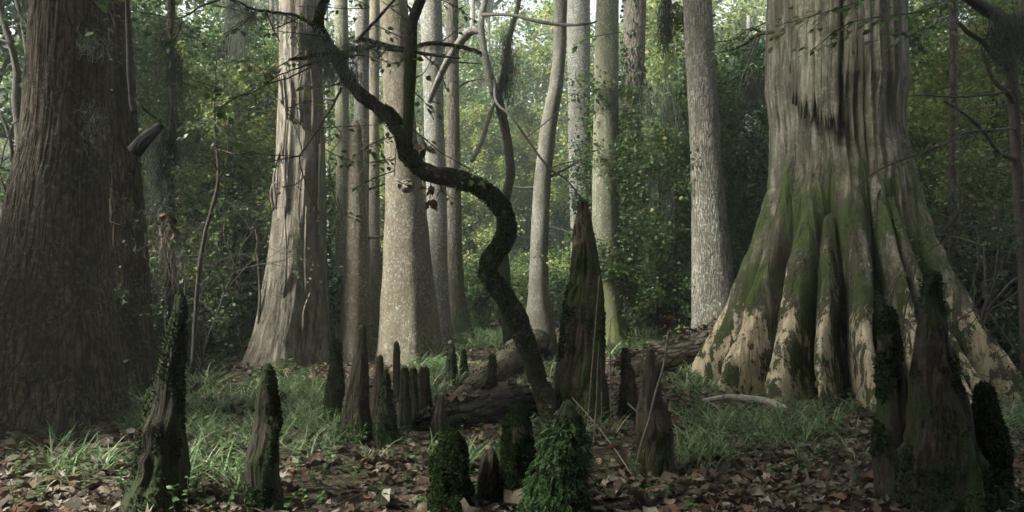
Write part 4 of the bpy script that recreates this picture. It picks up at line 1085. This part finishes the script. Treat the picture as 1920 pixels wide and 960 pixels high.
def under_variant(seed, h, mat, kind):
    r = rs(seed); tb = MB(); tips = []
    if kind == 'tree':      # a leader with side branches all the way up
        path = [np.zeros(3)]; d = np.array((0, 0, 1.0))
        for k in range(12):
            d = unit(d + r.normal(size=3) * .10 + (0, 0, .15)); path.append(path[-1] + d * h / 12)
        path = np.array(path); tube(tb, path, np.linspace(.06, .012, 13), 8, .15, 8, seed)
        for k in range(30):
            t_ = r.uniform(.12, 1); i = min(11, int(t_ * 12)); a = r.rand() * 6.28
            q = path[i] + (path[i + 1] - path[i]) * r.rand()
            grow(r, q, (math.cos(a), math.sin(a), r.uniform(-.05, .5)), h * .22 * (1.25 - t_ * .6), .014, 1, 3, tb, tips, .22, .02, (2, 4), .7)
        lf = leafy(tips, r, max(6, 15000 // len(tips)), .125, .14, shape_diamond())
    elif kind == 'shrub':
        for k in range(9):
            a = r.rand() * 6.28
            grow(r, (r.normal() * .08, r.normal() * .08, -.05), (math.cos(a) * .5, math.sin(a) * .5, 1), h * .5, .016, 0, 3, tb, tips, .2, .1, (2, 4), .7)
        lf = leafy(tips, r, max(6, 10000 // len(tips)), .092, .10, shape_diamond())
    elif kind == 'bare':
        for k in range(5):
            a = r.rand() * 6.28
            grow(r, (r.normal() * .05, r.normal() * .05, -.05), (math.cos(a) * .35, math.sin(a) * .35, 1), h * .5, .022, 0, 4, tb, tips, .28, .04, (2, 5), .9, .0025)
        lf = leafy(tips, r, 2, .07, .03, shape_diamond())
    tm = tb.mesh('stem'); tm.materials.append(M['twig'])
    lm = lf.mesh('foliage', smooth=False); lm.materials.append(M[mat])
    return tm, lm

VAR = {
    'tree_a': [under_variant(100, 8, 'leaf_a', 'tree'), under_variant(101, 8, 'leaf_a', 'tree')],
    'tree_b': [under_variant(102, 8, 'leaf_b', 'tree'), under_variant(103, 8, 'leaf_b', 'tree')],
    'tree_c': [under_variant(104, 8, 'leaf_c', 'tree'), under_variant(105, 8, 'leaf_c', 'tree')],
    'shrub_a': [under_variant(110, 2.0, 'leaf_a', 'shrub'), under_variant(111, 2.0, 'leaf_a', 'shrub')],
    'shrub_b': [under_variant(112, 2.2, 'leaf_b', 'shrub'), under_variant(113, 2.0, 'leaf_b', 'shrub')],
    'shrub_c': [under_variant(114, 1.8, 'leaf_c', 'shrub')],
    'bare': [under_variant(120, 3.4, 'leaf_a', 'bare'), under_variant(121, 3.4, 'leaf_a', 'bare')],
}
ur = rs(77)
def put(kind, px, Y, sc, label, cat, group, name):
    x = (px - 960) * Y / F
    v = VAR[kind][ur.randint(len(VAR[kind]))]
    root = thing(name, base_loc(x, Y, .03), label, cat, group)
    root.rotation_euler = (0, 0, ur.rand() * 6.28); root.scale = (sc, sc, sc * ur.uniform(.9, 1.15))
    for nm, d in (('stem', v[0]), ('foliage', v[1])):
        o = bpy.data.objects.new(nm, d); o.parent = root; col.objects.link(o)
    return root
def zone(kind, n, px0, px1, Y0, Y1, s0, s1, label, cat, group, name):
    for k in range(n):
        px = px0 + (px1 - px0) * (k + ur.uniform(.1, .9)) / n
        put(kind, px, ur.uniform(Y0, Y1), ur.uniform(s0, s1), label, cat, group, name)
US, UT = 'undergrowth_shrub', 'understory_tree'
zone('tree_a', 6, 270, 500, 14, 22, .9, 1.2, 'mid-green leafy young tree in the thicket between the left trunk and the dead tree', 'tree', 'leafy trees left of the dead tree', UT)
zone('shrub_b', 9, 270, 500, 12.5, 18, .9, 1.3, 'dark leafy shrub in the thicket between the left trunk and the dead tree', 'shrub', 'dark shrubs left of the dead tree', US)
zone('tree_b', 3, -60, 60, 11, 16, .9, 1.2, 'dark leafy young tree behind the huge left trunk at the left edge', 'tree', 'dark trees at the left edge', UT)
zone('shrub_b', 3, -60, 60, 9.5, 13, .9, 1.2, 'dark shrub at the foot of the thicket on the left edge', 'shrub', 'dark shrubs at the left edge', US)
zone('tree_b', 4, 1200, 1300, 17, 23, .7, .95, 'dark leafy young tree between the ivy trunk and the scaly trunk', 'tree', 'dark trees left of the scaly trunk', UT)
zone('tree_b', 3, 1385, 1450, 14, 20, .8, 1.0, 'dark leafy young tree between the scaly trunk and the giant cypress', 'tree', 'dark trees left of the giant cypress', UT)
zone('shrub_b', 7, 1190, 1450, 15, 20, .9, 1.4, 'dark shrub in the undergrowth behind the fallen log', 'shrub', 'dark shrubs behind the fallen log', US)
zone('tree_a', 6, 1700, 1960, 14, 22, .9, 1.2, 'mid-green leafy young tree in the thicket right of the giant cypress', 'tree', 'leafy trees right of the giant cypress', UT)
zone('shrub_b', 9, 1740, 1980, 10.5, 17, .9, 1.3, 'dark leafy shrub low in the thicket right of the giant cypress', 'shrub', 'dark shrubs right of the giant cypress', US)
zone('bare', 6, 1730, 1930, 8.5, 13, .9, 1.3, 'tangled bare-twigged bush right of the giant cypress', 'bush', 'bare bushes right of the giant cypress', 'bare_bush')
zone('bare', 3, -10, 50, 8.3, 11, 1.0, 1.3, 'bare-twigged bush at the left edge beside the huge trunk', 'bush', 'bare bushes at the left edge', 'bare_bush')
zone('bare', 3, 290, 480, 10, 13, .8, 1.1, 'sparse twiggy sapling between the left trunk and the dead tree', 'sapling', 'twiggy saplings left of the dead tree', 'bare_bush')
zone('shrub_a', 8, 640, 1060, 20, 30, .9, 1.3, 'green shrub in the middle distance between the central trunks', 'shrub', 'shrubs between the central trunks', US)
zone('shrub_c', 8, 860, 1230, 22, 34, 1.0, 1.5, 'yellow-green shrub in the middle distance near the centre', 'shrub', 'yellow-green shrubs near the centre', US)
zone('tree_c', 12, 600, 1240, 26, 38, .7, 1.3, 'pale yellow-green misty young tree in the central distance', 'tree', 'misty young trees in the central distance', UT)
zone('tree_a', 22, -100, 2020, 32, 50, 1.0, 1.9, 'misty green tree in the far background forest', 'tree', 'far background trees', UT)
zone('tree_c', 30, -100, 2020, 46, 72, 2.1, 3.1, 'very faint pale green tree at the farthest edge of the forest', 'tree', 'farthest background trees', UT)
zone('shrub_b', 16, -100, 2020, 28, 42, 1.3, 1.9, 'dim green shrub in the far background undergrowth', 'shrub', 'far background shrubs', US)

zone('tree_c', 2, 310, 450, 13.5, 16, .5, .75, 'pale yellow-green lacy sapling in front of the thicket, left of the dead tree', 'sapling', 'lacy saplings left of the dead tree', UT)
zone('tree_c', 3, 1730, 1900, 12, 15, .6, .9, 'pale yellow-green lacy sapling in the thicket right of the giant cypress', 'sapling', 'lacy saplings right of the giant cypress', UT)
zone('tree_a', 2, 1225, 1280, 16.5, 18.5, .6, .8, 'green lacy sapling beside the ivy-wrapped trunk', 'sapling', 'lacy saplings beside the ivy trunk', UT)
zone('shrub_a', 3, 290, 400, 12.5, 15, .4, .6, 'low green bush at the front of the thicket, left of the dead tree', 'bush', 'low bushes left of the dead tree', US)

# slender trunks standing in the background
def slender(px, Y, w, label, group, mat='pale', lean=0, seed=0, crown=None, name='background_tree'):
    zt = 13 + (seed * 37 % 7)
    r0 = w * Y / F / 2
    x = (px - 960) * Y / F
    zs = np.array([-.3, 0, .6, 2, 6, zt]); r = r0 * np.array([1.7, 1.5, 1.15, 1, .85, .5]); cxx = x + lean * zs
    root = thing(name, base_loc(x, Y), label, 'tree', group)
    mb = MB(); body(mb, zs, cxx, r, Y, 26, 60, None, r0 * .1, 3, .3, seed)
    mb.build('trunk', M[mat], root)
    if seed % 3 == 0: add_crown(root, cxx[-1], Y, zt - 2, seed % 2, .6 + .35 * ((seed * 13) % 10) / 10, seed)
sr = rs(9)
for k, px in enumerate([300, 385, 440, 505, 880, 912, 985, 1045, 1225, 1262, 1400, 1735, 1830, 1880, 30, 1180, 620]):
    slender(px + sr.uniform(-8, 8), sr.uniform(25, 38), sr.uniform(9, 17), 'slender pale trunk standing in the misty middle background', 'slender trunks in the background', 'pale' if k % 3 else 'vine', sr.normal() * .02, k + 1)
for k in range(22):
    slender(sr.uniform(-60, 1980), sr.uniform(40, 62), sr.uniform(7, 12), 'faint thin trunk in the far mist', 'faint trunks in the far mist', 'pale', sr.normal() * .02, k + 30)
# dark thin trees at the edges
slender(1788, 10.5, 17, 'thin straight dark tree right of the giant cypress', None, 'vine', .0, 71, name='thin_tree')
def side_tree(name, label, stems, mat='twig'):
    x, y = P(stems[0][0][0], 0, stems[0][0][2])[:2]
    root = thing(name, base_loc(x, y), label, 'tree')
    for i, s_ in enumerate(stems):
        mb = MB(); px_tube(mb, s_, 9, 8, .2, i + 3, .006 if i else .004); mb.build('trunk' if i == 0 else 'branch', M[mat], root)
    return root
ST1 = side_tree('thin_tree', 'crooked dark tree with arching branches in the upper right corner', [
    [(1925, 700, 8, 20), (1918, 500, 8, 18), (1908, 330, 8, 18), (1902, 220, 8, 20), (1896, 130, 8, 22), (1912, 40, 8, 16), (1925, -60, 8, 14)],
    [(1896, 130, 8, 14), (1870, 112, 7.9, 10), (1842, 78, 7.8, 9), (1810, 55, 7.7, 8), (1785, 25, 7.7, 7), (1775, -30, 7.7, 6)],
    [(1902, 200, 8, 10), (1890, 175, 7.9, 9), (1862, 150, 7.9, 6), (1838, 92, 7.9, 5)],
    [(1905, 300, 8, 9), (1870, 285, 7.8, 7), (1840, 245, 7.7, 6), (1815, 220, 7.6, 4), (1770, 190, 7.5, 3)],
    [(1900, 170, 8, 6), (1840, 180, 7.6, 5), (1780, 183, 7.4, 4), (1715, 180, 7.2, 3)],
    [(1905, 240, 8, 6), (1870, 245, 7.6, 5), (1810, 250, 7.4, 4), (1765, 275, 7.2, 3.5), (1700, 300, 7, 3), (1650, 320, 6.9, 2.5), (1610, 352, 6.8, 1.8)],
    [(1765, 275, 7.2, 3), (1720, 290, 7.1, 2), (1650, 308, 7.0, 1.5)],
    [(1890, 40, 8, 26), (1860, 22, 7.8, 24), (1830, 5, 7.6, 20), (1790, -20, 7.5, 16)],
])
spray(ST1, [(1790, -10, 7.5, 4), (1730, 20, 7.0, 3), (1660, 30, 6.6, 2), (1590, 45, 6.4, 2), (1520, 95, 6.3, 1)], 90, .085, 21, 'leaf_a', spread=26)
spray(ST1, [(1700, -30, 7.0, 3), (1620, 0, 6.6, 2), (1540, 25, 6.4, 2), (1450, 50, 6.3, 1)], 80, .08, 22, 'leaf_near', spread=24)
spray(ST1, [(1790, 25, 7.6, 3), (1720, 60, 7.0, 2), (1650, 65, 6.6, 1)], 30, .10, 23, 'leaf_b', spread=20)
ST2 = side_tree('thin_tree', 'gnarled dark tree hugging the left edge behind the huge trunk', [
    [(60, 720, 9.6, 26), (48, 520, 9.6, 24), (50, 380, 9.6, 26), (40, 280, 9.6, 18), (32, 190, 9.6, 16), (30, 120, 9.6, 12), (5, 30, 9.6, 12), (-20, -60, 9.6, 10)],
    [(44, 320, 9.5, 16), (36, 360, 9.4, 14), (10, 390, 9.3, 12), (-30, 430, 9.3, 12)],
    [(40, 280, 9.6, 12), (60, 200, 9.5, 10), (45, 60, 9.5, 9), (20, -30, 9.5, 8)],
    [(36, 150, 9.6, 6), (20, 90, 9.4, 5), (0, 75, 9.4, 4)],
    [(50, 380, 9.6, 10), (30, 340, 9.3, 8), (20, 260, 9.2, 7), (0, 210, 9.2, 6)]])
spray(ST2, [(10, 0, 8, 4), (30, 20, 8, 3), (60, 60, 7.8, 2)], 50, .09, 31, 'leaf_b', spread=30)
ST3 = side_tree('sapling', 'thin forked sapling left of the dead tree', [
    [(360, 700, 10, 9), (372, 520, 10, 8), (385, 440, 10, 7), (398, 390, 10, 7), (410, 335, 10, 6), (405, 260, 10, 5), (402, 190, 10, 4)],
    [(410, 335, 10, 4), (425, 300, 9.9, 3), (428, 220, 9.9, 2)], [(405, 280, 10, 3), (440, 290, 9.8, 3), (480, 300, 9.7, 2)],
    [(410, 320, 10, 3), (395, 300, 9.8, 2.5), (370, 290, 9.7, 2)]])
spray(ST3, [(402, 230, 10, 2), (420, 250, 9.8, 2), (440, 270, 9.6, 1)], 50, .09, 32, 'leaf_a', spread=28)
spray(ST3, [(402, 220, 10, 2), (380, 230, 9.8, 2), (350, 240, 9.6, 1)], 40, .09, 33, 'leaf_a', spread=28)
side_tree('leaning_stick', 'dark leaning stem with long twigs between the leaning tree and the tallest knee', [
    [(1090, 372, 12, 3), (1060, 335, 12, 4), (1030, 315, 12, 5), (995, 270, 12, 4), (960, 220, 12, 4), (930, 190, 12.5, 5), (928, 150, 13.8, 5)],
    [(1030, 315, 12, 2.5), (1060, 305, 12, 2.5), (1090, 298, 12, 2)], [(985, 260, 12, 2), (1030, 225, 12, 2), (1068, 190, 12, 1.5)]])
t = side_tree('dead_branch', 'long dark dead branch crossing the top between the centre trunks', [
    [(905, 28, 13, 7), (960, 28, 12, 6), (1010, 40, 11, 7), (1060, 47, 10.5, 6), (1102, 44, 10, 4), (1118, 40, 15.8, 4)]])
t = side_tree('dead_branch', 'drooping dark dead branches against the scaly pale tree, left of the giant cypress', [
    [(1450, 60, 10.5, 9), (1420, 65, 10.8, 8), (1390, 85, 11, 7), (1360, 95, 11.3, 6), (1338, 98, 13.6, 4)],
    [(1425, 65, 10.8, 5), (1410, 100, 10.6, 4), (1398, 130, 10.5, 3), (1385, 165, 10.4, 2)],
    [(1430, 62, 10.8, 4), (1405, 55, 10.7, 3), (1375, 75, 10.6, 3), (1345, 78, 10.6, 2)],
    [(1420, 66, 10.8, 3), (1400, 110, 10.6, 2.5), (1380, 120, 10.5, 2)]])
spray(t, [(1440, 40, 10.6, 3), (1400, 60, 10.6, 2), (1350, 90, 10.6, 2)], 70, .08, 34, 'leaf_a', spread=35)
# small sprays against the left giant
spray(GIANT_L, [(205, 20, 6.6, 1.5), (215, 48, 5.9, 1.5), (195, 55, 5.6, 1.5), (180, 62, 5.5, 1)], 7, .09, 41, spread=5)
spray(GIANT_L, [(200, 90, 6.5, 1.5), (205, 105, 6.1, 1.5), (215, 118, 5.9, 1)], 5, .075, 42, spread=4)
spray(GIANT_L, [(150, -20, 6.5, 1.5), (170, -5, 6.2, 1.5), (215, 2, 6.0, 1)], 14, .09, 43, spread=12)
spray(IVY, [(1165, 60, 15.8, 2), (1110, 70, 14, 2), (1075, 85, 13.5, 2)], 14, .17, 44, spread=16)

# ------------------------------------------------------------------ leaf litter, grass, herbs
def not_in_knee(p): return p
def make_litter():
    r = rs(21); mb = MB()
    N = 40000
    Y = 3.3 + 10.0 * r.rand(N) ** 1.15; X = (r.rand(N) * 2 - 1) * (Y * .76 + .5)
    dens = fbm(V3(X * .9, Y * .9, 0), 3, 15)
    k = r.rand(N) < np.clip((dens - .25) * 3.2, .25, 1); X, Y = X[k], Y[k]
    n = len(X)
    z = ground_h(X, Y) + r.uniform(.0, .035, n)
    a = r.rand(n) * 6.28
    d = V3(np.cos(a), np.sin(a), r.normal(size=n) * .22)
    nr = unit(V3(0, 0, 1) + r.normal(size=(n, 3)) * .38)
    sz = (.028 + .085 * r.rand(n) ** 1.5) * np.where(r.rand(n) < .08, 1.7, 1)
    s = r.rand(n)
    pos = V3(X, Y, z + .008)
    for sel, shp, wd in ((s < .5, shape_dry(), 1.0), ((s >= .5) & (s < .72), shape_lobed(), .8), (s >= .72, shape_oval(), 1.0)):
        leaves(mb, pos[sel], d[sel], nr[sel], sz[sel], shp, r.uniform(.7, 1.3, sel.sum()) * wd, r.uniform(-1.2, 2.6, sel.sum()))
    o = mb.build('leaf_litter', M['litter'])
    tag(o, 'carpet of curled brown and grey fallen leaves on the forest floor', 'leaf litter', kind='stuff')
make_litter()
def make_far_litter():
    r = rs(22); mb = MB(); N = 16000
    Y = 12 + 25 * r.rand(N) ** 1.3; X = (r.rand(N) * 2 - 1) * (Y * .76 + .5)
    a = r.rand(N) * 6.28
    leaves(mb, V3(X, Y, ground_h(X, Y) + .02), V3(np.cos(a), np.sin(a), r.normal(size=N) * .25), unit(V3(0, 0, 1) + r.normal(size=(N, 3)) * .4), r.uniform(.07, .15, N), shape_diamond())
    tag(mb.build('leaf_litter', M['litter']), 'distant fallen leaves between the far trunks', 'leaf litter', kind='stuff')
make_far_litter()
def litter_on(a, n, seed, label):
    r = rs(seed); mb = MB(); i = r.randint(0, len(a), n); th = r.normal(size=n) * .5
    p = a[i, :3] + V3(np.sin(th) * 0, np.sin(th), np.cos(th)) * (a[i, 3] * 1.04)[:, None] + (0, 0, .01)
    p[:, 0] += r.normal(size=n) * .04
    b = r.rand(n) * 6.28
    leaves(mb, p, V3(np.cos(b), np.sin(b), r.normal(size=n) * .25), unit(V3(0, 0, 1) + r.normal(size=(n, 3)) * .4), r.uniform(.05, .12, n), shape_dry(), 1.0, r.uniform(-1, 2, n))
    tag(mb.build('leaf_litter', M['litter']), label, 'leaf litter', kind='stuff')
litter_on(LOG_R, 240, 5, 'dead leaves caught along the top of the thick fallen log')
litter_on(LOG_L, 110, 6, 'dead leaves lying on the nearly black log')

# patches: centre px, py, half width px, half height px, number of tufts
PATCH = [(400, 770, 85, 60, 150), (560, 770, 70, 60, 130), (540, 735, 80, 25, 90), (130, 880, 70, 30, 30), (250, 760, 40, 50, 60), (1380, 800, 90, 40, 120), (1500, 790, 100, 50, 110), (1300, 720, 50, 40, 90),
         (1200, 650, 90, 18, 220), (920, 640, 60, 14, 160), (830, 700, 60, 30, 120), (1890, 790, 60, 60, 90), (430, 860, 60, 60, 50), (650, 820, 60, 30, 60), (1330, 850, 60, 30, 40), (780, 740, 60, 40, 60),
         (400, 650, 120, 20, 160), (1080, 800, 50, 30, 40), (1240, 610, 100, 10, 120), (870, 870, 60, 30, 20), (1000, 720, 60, 30, 40), (350, 900, 60, 50, 26)]
def make_grass():
    r = rs(31); mb = MB()
    for (cx_, cy_, hw, hh, n) in PATCH:
        n = int(n * .42)
        px = cx_ + r.normal(size=n) * hw * .6; py = np.clip(cy_ + r.normal(size=n) * hh * .6, 598, 1000)
        Y = F * H / (py - HY); X = (px - 960) * Y / F
        for x, y in zip(X, Y):
            m = r.randint(12, 28)
            a = r.rand(m) * 6.28
            b = V3(x + r.normal(size=m) * .035, y + r.normal(size=m) * .035, 0); b[:, 2] = ground_h(b[:, 0], b[:, 1])
            up = r.uniform(.5, 1.8, m)
            d = V3(np.cos(a), np.sin(a), up)
            nr = V3(-np.cos(a) * up, -np.sin(a) * up, 1 + 0 * a)
            L = r.uniform(.10, .38, m) * (1 if y < 12 else 1.3)
            leaves(mb, b, d, nr, L, shape_blade(), r.uniform(.028, .05, m) * (1 if y < 9 else 1.6), r.uniform(.2, 1.3, m))
    tag(mb.build('grass', M['grass']), 'loose tufts of green grass on the forest floor', 'grass', kind='stuff')
make_grass()
def make_herbs():
    r = rs(32); mb = MB()
    px, py = [], []
    for (cx_, cy_, hw, hh, n) in PATCH:
        m = int(n * .55); px += list(cx_ + r.normal(size=m) * hw * .8); py += list(np.clip(cy_ + r.normal(size=m) * hh * .8, 600, 990))
    m = 420; px += list(r.uniform(0, 1920, m)); py += list(600 + 380 * r.rand(m) ** 1.2)
    px, py = np.array(px), np.array(py)
    Y = F * H / (py - HY); X = (px - 960) * Y / F
    for x, y in zip(X, Y):
        h = r.uniform(.06, .26); k = r.randint(5, 13)
        b = np.array((x, y, float(ground_h(x, y))))
        lean = r.normal(size=3) * .25; lean[2] = 1
        top = b + unit(lean) * h
        tube(mb, [b, (b + top) / 2 + r.normal(size=3) * .01, top], .0018, 3, cap=False)
        t_ = r.uniform(.35, 1, k)[:, None]
        a = r.rand(k) * 6.28
        leaves(mb, b + (top - b) * t_ + 0, V3(np.cos(a), np.sin(a), r.uniform(-.2, .5, k)), unit(V3(0, 0, 1) + r.normal(size=(k, 3)) * .3), r.uniform(.025, .06, k) * (1 if y < 10 else 1.6), shape_oval() if y < 8 else shape_diamond(), .9)
    tag(mb.build('ground_herbs', M['herb']), 'low small-leaved herbs sprouting through the fallen leaves', 'ground cover', kind='stuff')
make_herbs()
def make_debris():
    r = rs(33); mb = MB()
    for k in range(420):
        Y = r.uniform(3.6, 12); X = r.uniform(-1, 1) * Y * .75; a = r.rand() * 6.28; L = r.uniform(.08, .5)
        p = np.array((X, Y, float(ground_h(X, Y)) + .02)); e = p + (math.cos(a) * L, math.sin(a) * L, r.uniform(-.01, .05))
        tube(mb, smooth_path([p, (p + e) / 2 + r.normal(size=3) * (.02, .02, .008), e], 3), np.linspace(.005, .0025, 7), 5)
    tag(mb.build('twig_litter', M['twig']), 'scattered small twigs lying among the fallen leaves', 'twigs', kind='stuff')
make_debris()

# ------------------------------------------------------------------ unseen trees added behind and beside the camera to shade the foreground
SHADE = []
for k, (x, y) in enumerate([(-6.5, -1.5), (-3.0, -4.5), (2.5, -5.0), (6.5, -1.0), (-9, 3.5), (9.5, 4.5), (-1, -9)]):
    root = thing('shade_tree', base_loc(x, y), 'unseen tall tree added beside or behind the viewpoint for its shade', 'tree', 'added shade trees around the viewpoint')
    zs = np.array([-.3, 0, 1, 4, 9, 13.]); r = np.array([.55, .5, .36, .3, .25, .16])
    mb = MB(); body(mb, zs, x + 0 * zs, r, y, 40, 60, None, .02, 4, .3, k); mb.build('trunk', M['pebble'], root)
    add_crown(root, x, y, 9.5 + k % 3, k % 2, 1.15, k)
    add_crown(root, x + 1.5, y + 1, 7.5 + k % 2, 1, .8, k + 2)
    SHADE.append(root)

def put_xy(kind, x, y, sc, label, cat, group, name):
    return put(kind, 960 + x * F / y if y > 0 else 960, y, sc, label, cat, group, name)
br = rs(5)
for k in range(30):  # unseen plants added to keep sky light from coming in behind the camera
    a = R_(100 + 160 * (k + br.rand() * .8) / 30); d = br.uniform(4.5, 10)
    x, y = d * math.sin(a), d * math.cos(a)
    root = put('tree_b' if k % 2 else 'shrub_b', 960, 5, br.uniform(.9, 1.3), 'unseen dark leafy plant added around and behind the viewpoint to block light', 'tree', 'added light-blocking thicket behind the viewpoint', 'shade_plant')
    root.location = base_loc(x, y, .03)
for k in range(12):  # added out of view to shade the near ground from the left
    x, y = br.uniform(-13, -7.6), br.uniform(.5, 6.5)
    root = put('shrub_b' if k % 2 else 'tree_b', 960, 5, br.uniform(.5, .95), 'unseen dark leafy plant added left of the viewpoint to block low light', 'tree', 'added light-blocking thicket left of the viewpoint', 'shade_plant')
    root.location = base_loc(x, y, .03)
for k, (x, y, z) in enumerate([(-2, 2, 8), (2, 3, 8.5), (0, -1, 7.5), (-5, 1, 9), (5, 1, 9)]):  # extra crowns added overhead, out of view, to darken the foreground
    add_crown(SHADE[k % len(SHADE)], x, y, z, k % 2, 1.1, k * 2)

# ------------------------------------------------------------------ haze
def make_haze(dens):
    x0, x1, y0, y1, z0, z1 = -160, 160, -62, 142, -1.2, 27
    v = np.array([(x, y, z) for z in (z0, z1) for y in (y0, y1) for x in (x0, x1)], float)
    Q = [(0, 2, 3, 1), (4, 5, 7, 6), (0, 1, 5, 4), (2, 6, 7, 3), (0, 4, 6, 2), (1, 3, 7, 5)]
    m = bpy.data.materials.new('forest_haze'); m.use_nodes = True; nt = m.node_tree; nt.nodes.clear()
    out = nt.nodes.new('ShaderNodeOutputMaterial'); pv = nt.nodes.new('ShaderNodeVolumePrincipled')
    pv.inputs['Density'].default_value = dens; pv.inputs['Color'].default_value = (.90, .98, .93, 1); pv.inputs['Anisotropy'].default_value = .3
    nt.links.new(pv.outputs[0], out.inputs['Volume'])
    o = MB().add(v, Q).build('haze', m, smooth=False)
    tag(o, 'thin pale mist filling the swamp forest', 'haze', kind='stuff')
make_haze(.0019)
